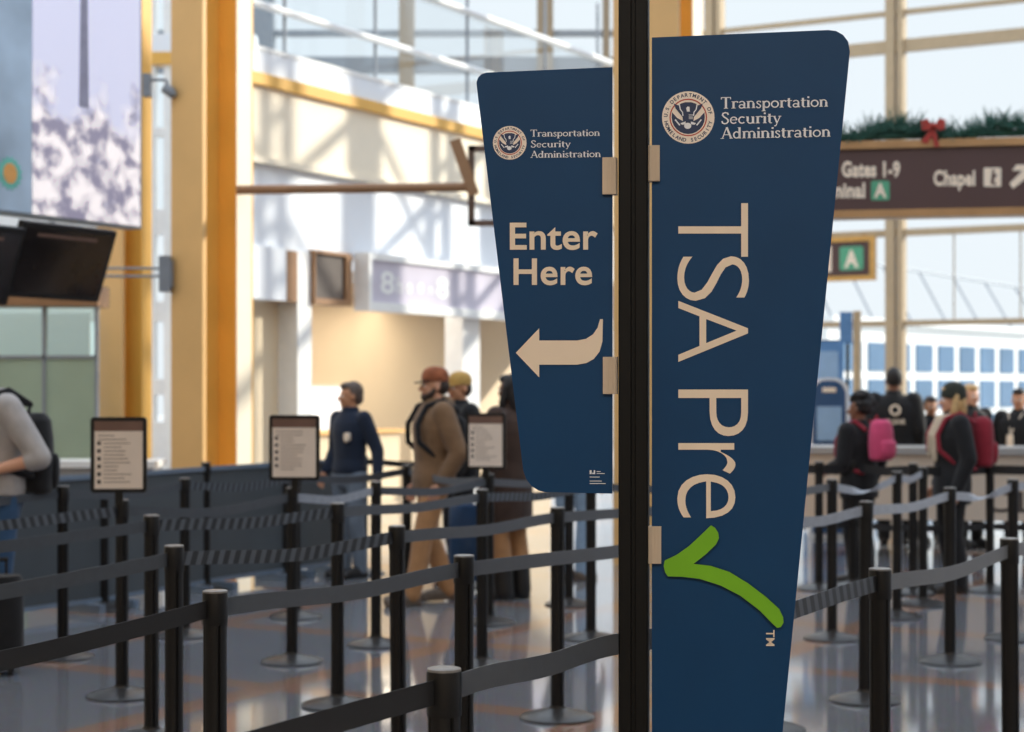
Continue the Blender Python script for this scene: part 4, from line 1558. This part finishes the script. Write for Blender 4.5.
    if style in ('short', 'bun', 'long', 'curly'):
        ball(bm, H((0, .034, .155)), (.083 * k, .092 * k, .100 * k), hb, 20, 12)
        ball(bm, H((0, -.03, .205)), (.064 * k, .062 * k, .040 * k), hb)
    if style == 'bun':
        ball(bm, H((0, .07, .10)), (.07 * k, .055 * k, .065 * k), hb)
    if style == 'long':
        ball(bm, H((0, .075, .07)), (.082 * k, .05 * k, .15 * k), hb)
        for sx in (-1, 1):
            limb(bm, [H((sx * .072, .02, .15)), H((sx * .085, .0, .02)), H((sx * .08, -.03, -.10))], [.028 * k, .032 * k, .02 * k])
    if style == 'curly':
        rr = random.Random(3)
        for i in range(90):
            a, e2 = rr.uniform(0, 2 * PI), rr.uniform(-.5, 1.5)
            v = Vector((math.cos(a) * math.cos(e2), math.sin(a) * math.cos(e2), math.sin(e2)))
            if v.y < -.45 and v.z < .55:
                continue
            ball(bm, H((v.x * .108, .025 + v.y * .118, .155 + v.z * .118)), rr.uniform(.018, .032) * k, None, 8, 6)
    if style == 'cap' or style == 'beanie':
        ball(bm, H((0, .045, .115)), (.076 * k, .074 * k, .075 * k), hb)
    fuse('hair', bm, hair, t, .009, 2)
    return t, H, k, D


def cap_on(t, H, k, m, brim=True, m2=None):
    bm = new()
    R = (H((1, 0, 0)) - H((0, 0, 0)), H((0, 1, 0)) - H((0, 0, 0)), H((0, 0, 1)) - H((0, 0, 0)))
    rings = []
    seg = 24
    for r, z in ((1.0, .150), (1.03, .17), (1.0, .20), (.86, .232), (.55, .254), (.15, .262)):
        rings.append([bm.verts.new(H((.084 * r * math.cos(2 * PI * i / seg), .01 + .103 * r * math.sin(2 * PI * i / seg), z))) for i in range(seg)])
    for A, B in zip(rings, rings[1:]):
        for i in range(seg):
            j = (i + 1) % seg
            bm.faces.new((A[i], A[j], B[j], B[i]))
    bm.faces.new(rings[0][::-1]); bm.faces.new(rings[-1])
    o = obj('cap', bm, m, t, True)
    if brim:
        bm = new()
        out = [(.078, -.05)] + [(.078 * math.cos(a), -.06 - .09 * math.sin(a)) for a in [PI * i / 12 for i in range(0, 13)]] + [(-.078, -.05)]
        def f(u, v, d):
            return H((u, v, .158 + d - .28 * max(0, -v - .06) - 1.5 * u * u))
        prism(bm, out, f, 0, .008)
        obj('brim', bm, m2 or m, o)
    return o


def beanie_on(t, H, k, m):
    bm = new()
    rings = []
    seg = 24
    for r, z in ((1.02, .125), (1.06, .15), (1.04, .175), (1.0, .205), (.84, .242), (.5, .268), (.12, .278)):
        rings.append([bm.verts.new(H((.086 * r * math.cos(2 * PI * i / seg), .016 + .105 * r * math.sin(2 * PI * i / seg), z + (.014 * math.sin(2 * PI * i / seg) * -1 if z < .16 else 0)))) for i in range(seg)])
    for A, B in zip(rings, rings[1:]):
        for i in range(seg):
            j = (i + 1) % seg
            bm.faces.new((A[i], A[j], B[j], B[i]))
    bm.faces.new(rings[0][::-1]); bm.faces.new(rings[-1])
    return obj('beanie', bm, m, t, True)


def backpack(label, t, k, m, strap, w=.30, h=.42, d=.17, z=1.20, y=.13):
    b = thing('backpack', label, 'backpack', t.location, t.rotation_euler.z, 'worn backpacks')
    bm = new()
    loft(bm, [(0, (y + d * .5) * k, (z + dz * h) * k, w * .5 * rx * k, d * .55 * ry * k) for dz, rx, ry in ((-.5, .80, .7), (-.46, .95, .95), (-.1, 1.0, 1.05), (.2, .95, .98), (.4, .82, .85), (.49, .55, .5))], 24)
    fuse('pack', bm, m, b, .012, 4)
    bm = new()
    loft(bm, [(0, (y + d * .98) * k, (z + dz * h) * k, w * .36 * rx * k, d * .28 * ry * k) for dz, rx, ry in ((-.44, .8, .7), (-.3, 1, 1), (-.08, 1, 1), (.0, .85, .6))], 20)
    fuse('front_pocket', bm, m, b, .012, 3)
    for sx in (-1, 1):
        bm = new()
        pts = [(sx * .10, .13, 1.42), (sx * .105, .03, 1.497), (sx * .11, -.08, 1.452), (sx * .12, -.145, 1.33), (sx * .14, -.14, 1.20), (sx * .175, -.02, 1.08), (sx * .14, .13, 1.04)]
        limb(bm, [Vector((p[0], p[1] * 1.15, p[2] + (.012 if p[2] > 1.4 else 0))) * k for p in pts], [.022 * k] * len(pts), 8)
        fuse('strap', bm, strap, b, .010, 2)
    bm = new(); limb(bm, [Vector((-.03, y + .03, z + h * .5 - .01)) * k, Vector((0, y + .04, z + h * .5 + .03)) * k, Vector((.03, y + .03, z + h * .5 - .01)) * k], [.008] * 3, 8); obj('carry_loop', bm, strap, b)
    return b


def px_x(px, Y):
    return (px - 512) / F * Y


LEFT = -PI / 2
# man in grey shirt at the left edge
t, H, k, D = person('man in a grey shirt with rolled sleeves and jeans at the left edge', px_x(-1, 10.3), 10.3, LEFT + .45, 1.80, SKIN1, GREYSH, JEANS, SHOEK, HAIRD, 'short', hem=.93, sleeve=.12, bulk=1.06, headfwd=.14, headpitch=.3,
                    J=dict(elbL=(.27, .17, 1.14), wriL=(.19, -.11, 1.06), elbR=(-.25, .02, 1.14), wriR=(-.12, -.22, 1.06)))
bm = new()
wv = D['wriL'].lerp(D['elbL'], .06); dv = (D['wriL'] - D['elbL']).normalized()
rod(bm, wv - dv * .012, wv + dv * .012, .036 * k, seg=20); o = obj('watch_strap', bm, GREYM, t)
bm = new(); rod(bm, wv + Vector((.02, -.025, .012)), wv + Vector((.032, -.043, .018)), .021, seg=20); obj('watch_face', bm, WHITEM, o)
backpack('black backpack worn by the man in the grey shirt', t, k, BLACKC, BLACKC, w=.30, h=.46, d=.16, z=1.16)
# dark suitcase beside him
p = (px_x(-8, 9.85), 9.85, 0)
t = thing('suitcase', 'black wheeled suitcase standing before the man in the grey shirt', 'suitcase', p, .2, 'wheeled suitcases')
bm = new(); loft(bm, [(0, 0, z, .17 * a, .11 * a) for z, a in ((.05, .9), (.08, 1), (.5, 1), (.54, .9))], 24); obj('shell', bm, BLACKC, t, True)
bm = new(); rod(bm, (-.07, .08, .5), (-.07, .08, .62), .008); rod(bm, (.07, .08, .5), (.07, .08, .62), .008); rod(bm, (-.08, .08, .62), (.08, .08, .62), .012); obj('handle', bm, BLACK, t)
for sx in (-1, 1):
    for sy in (-1, 1):
        bm = new(); rod(bm, (sx * .1 - .012, sy * .06, .025), (sx * .1 + .012, sy * .06, .025), .025, seg=14); obj('wheel', bm, RUBBER, t)
# officer in navy
t, H, k, D = person('woman in a navy uniform shirt with a chest badge, hair tied back', px_x(350, 15), 15, LEFT + .85, 1.63, SKIN3, NAVYJ, SLATE, SHOEK, HAIRG, 'bun', headyaw=-.55, hem=.92, bulk=.98, female=True,
                    J=dict(elbL=(.27, .08, 1.13), wriL=(.33, .02, .88), elbR=(-.24, .04, 1.13), wriR=(-.22, -.1, .93)))
bm = new(); prism(bm, [(.07, 1.20), (.10, 1.215), (.13, 1.20), (.125, 1.15), (.10, 1.13), (.075, 1.15)], lambda u, v, d: (u * k, -.135 * k + d, (v + .08) * k), -.012, .02); obj('badge', bm, CREAM, t)
# man in brown jacket
t, H, k, D = person('bearded man in a brown hooded jacket and rust camouflage cap, walking', px_x(434, 13.15), 13.15, LEFT + .35, 1.72, SKIN1, BROWNJ, TANT, SHOEB, HAIRD, 'cap', headyaw=-.12, hem=.84, bulk=1.16, hood=True,
                    J=dict(kneeL=(.10, -.12, .50), ankL=(.10, -.20, .09), kneeR=(-.09, -.02, .50), ankR=(-.10, .14, .10), elbL=(.28, .10, 1.12), wriL=(.25, -.02, .90)))
cap_on(t, H, k, CAMO, True, BLACKC)
bm = new(); ball(bm, H((0, -.055, .030)), (.046 * k, .046 * k, .038 * k)); limb(bm, [H((-.062, -.005, .09)), H((-.052, -.03, .05)), H((0, -.07, .032)), H((.052, -.03, .05)), H((.062, -.005, .09))], [.016 * k, .024 * k, .030 * k, .024 * k, .016 * k]); fuse('beard', bm, HAIRD, t, .009, 2)
backpack('dark backpack on the man in the brown jacket', t, k, BLACKC, BLACKC, w=.26, h=.38, d=.10, z=1.2, y=.14)
# man with mustard cap
t, H, k, D = person('person in a mustard cap and black jacket behind the brown-jacket man', px_x(459, 14.6), 14.6, LEFT + .5, 1.70, SKIN3, BLACKC, BLACKC, SHOEK, HAIRD, 'cap', headyaw=.1, bulk=1.1,
                    J=dict(wriL=(.24, -.16, .92)))
cap_on(t, H, k, MUSTARD)
p = (px_x(474, 14.1), 14.1, 0)
t = thing('suitcase', 'blue wheeled suitcase standing behind the brown-jacket man', 'suitcase', p, .3, 'wheeled suitcases')
bm = new(); loft(bm, [(0, 0, z, .2 * a, .13 * a) for z, a in ((.06, .92), (.09, 1), (.62, 1), (.66, .92))], 24); obj('shell', bm, M('blue_suitcase_shell', c(34, 66, 100), .4), t, True)
bm = new(); rod(bm, (-.07, .1, .6), (-.07, .1, 1.0), .008); rod(bm, (.07, .1, .6), (.07, .1, 1.0), .008); rod(bm, (-.08, .1, 1.0), (.08, .1, 1.0), .012); obj('handle', bm, BLACK, t)
for sx in (-1, 1):
    for sy in (-1, 1):
        bm = new(); rod(bm, (sx * .1 - .012, sy * .07, .03), (sx * .1 + .012, sy * .07, .03), .03, seg=14); obj('wheel', bm, RUBBER, t)
# person in dark coat half hidden by the sign
t, H, k, D = person('person in a long dark coat and black boots half behind the arrow panel', px_x(510, 13.45), 13.45, -2.3, 1.68, SKIN2, DBROWN, TANT, SHOEK, HAIRK, 'long', hem=.56, bulk=1.12, female=True)
for s in 'LR':
    bm = new(); a = D['ank' + s]; limb(bm, [a + Vector((0, 0, -.03)), a.lerp(D['knee' + s], .35)], [.075, .08]); fuse('boot', bm, SHOEK, t, .012, 2)
# person in pale jeans behind the sign
t, H, k, D = person('person in pale jeans mostly hidden behind the arrow panel', px_x(574, 14.8), 14.8, 2.6, 1.66, SKIN1, GREYSH, LJEANS, SHOEB, HAIRD, 'short')

# ---- right side
t, H, k, D = person('person with curly black hair in a black jacket, near the large sign', px_x(859, 14.4), 14.4, LEFT - .85, 1.52, SKIN2, BLACKC, BLACKC, SHOEK, HAIRK, 'curly', headyaw=.35, bulk=1.15,
                    J=dict(elbL=(.24, .0, 1.13), wriL=(.2, -.2, 1.06)))
backpack('pink backpack worn by the curly-haired person', t, k, PINK, REDB, w=.29, h=.38, d=.17, z=1.34, y=.165)
t, H, k, D = person('tall man in a black jacket with a back emblem, facing away behind the pale counter', px_x(894, 18.2), 18.2, PI - .15, 1.79, SKIN2, BLACKC, BLACKC, SHOEK, HAIRK, 'short', bulk=1.22)
bm = new()
em = lambda u, v, d: (u * k, .175 * k + d, v * k)
for i in range(20):
    a, b2 = 2 * PI * i / 20, 2 * PI * (i + 1) / 20
    bm.faces.new([bm.verts.new(em(r * math.cos(x), 1.33 + r * math.sin(x), .012)) for r, x in ((.035, a), (.055, a), (.055, b2), (.035, b2))])
obj('back_emblem', bm, CREAM, t)
bm = new(); fit_text(bm, 'CLEAR', (.10, 1.19, -.10, 1.24), lambda x, y: em(x, y, .012), .01)
obj('back_lettering', bm, CREAM, t)
t, H, k, D = person('woman in a dark knit beanie, cream scarf and black coat, facing the desk', px_x(952, 13.9), 13.9, LEFT + .1, 1.60, SKIN1, BLACKC, BLACKC, SHOEK, HAIRB, 'long', headyaw=-.1, hem=.74, bulk=1.14, female=True,
                    J=dict(elbL=(.24, .06, 1.13), wriL=(.22, -.03, .88)))
beanie_on(t, H, k, OLIVE)
bm = new()
limb(bm, [Vector(p) * k for p in ((.07, .03, 1.49), (.05, -.10, 1.46), (.05, -.165, 1.32), (.06, -.17, 1.12))], [.036 * k, .032 * k, .030 * k, .026 * k])
limb(bm, [Vector(p) * k for p in ((-.07, .03, 1.49), (-.05, -.10, 1.46), (-.05, -.165, 1.32), (-.06, -.17, 1.15))], [.036 * k, .032 * k, .030 * k, .026 * k])
fuse('scarf', bm, SCARF, t, .012, 3)
backpack('crimson backpack worn by the woman in the beanie', t, k, REDB, REDB, w=.31, h=.43, d=.18, z=1.27, y=.165)
t, H, k, D = person('blond person in a dark jacket behind the woman in the beanie', px_x(971, 17.9), 17.9, .4, 1.62, SKIN1, BLACKC, BLACKC, SHOEK, HAIRB, 'short', bulk=1.1)
t, H, k, D = person('worker in a black jacket with a pale chest card at the right edge', px_x(1019, 17.85), 17.85, -.5, 1.58, SKIN3, BLACKC, BLACKC, SHOEK, HAIRK, 'short', bulk=1.25)
bm = new(); prism(bm, rounded(-.035, 1.10, .035, 1.24, .01), lambda u, v, d: (u * k - .05, -.185 * k + d, v * k), -.006, .01); obj('chest_card', bm, CREAM, t)
bm = new(); limb(bm, [Vector((-.05, -.185, 1.24)) * k, Vector((-.09, -.1, 1.47)) * k], [.006, .006], 6); limb(bm, [Vector((-.05, -.185, 1.24)) * k, Vector((.06, -.11, 1.47)) * k], [.006, .006], 6); obj('lanyard', bm, CREAM, t)
t, H, k, D = person('person in a dark jacket behind the counter, left of the woman in the beanie', px_x(931, 18.4), 18.4, .1, 1.50, SKIN3, BLACKC, BLACKC, SHOEK, HAIRD, 'short', bulk=1.1)
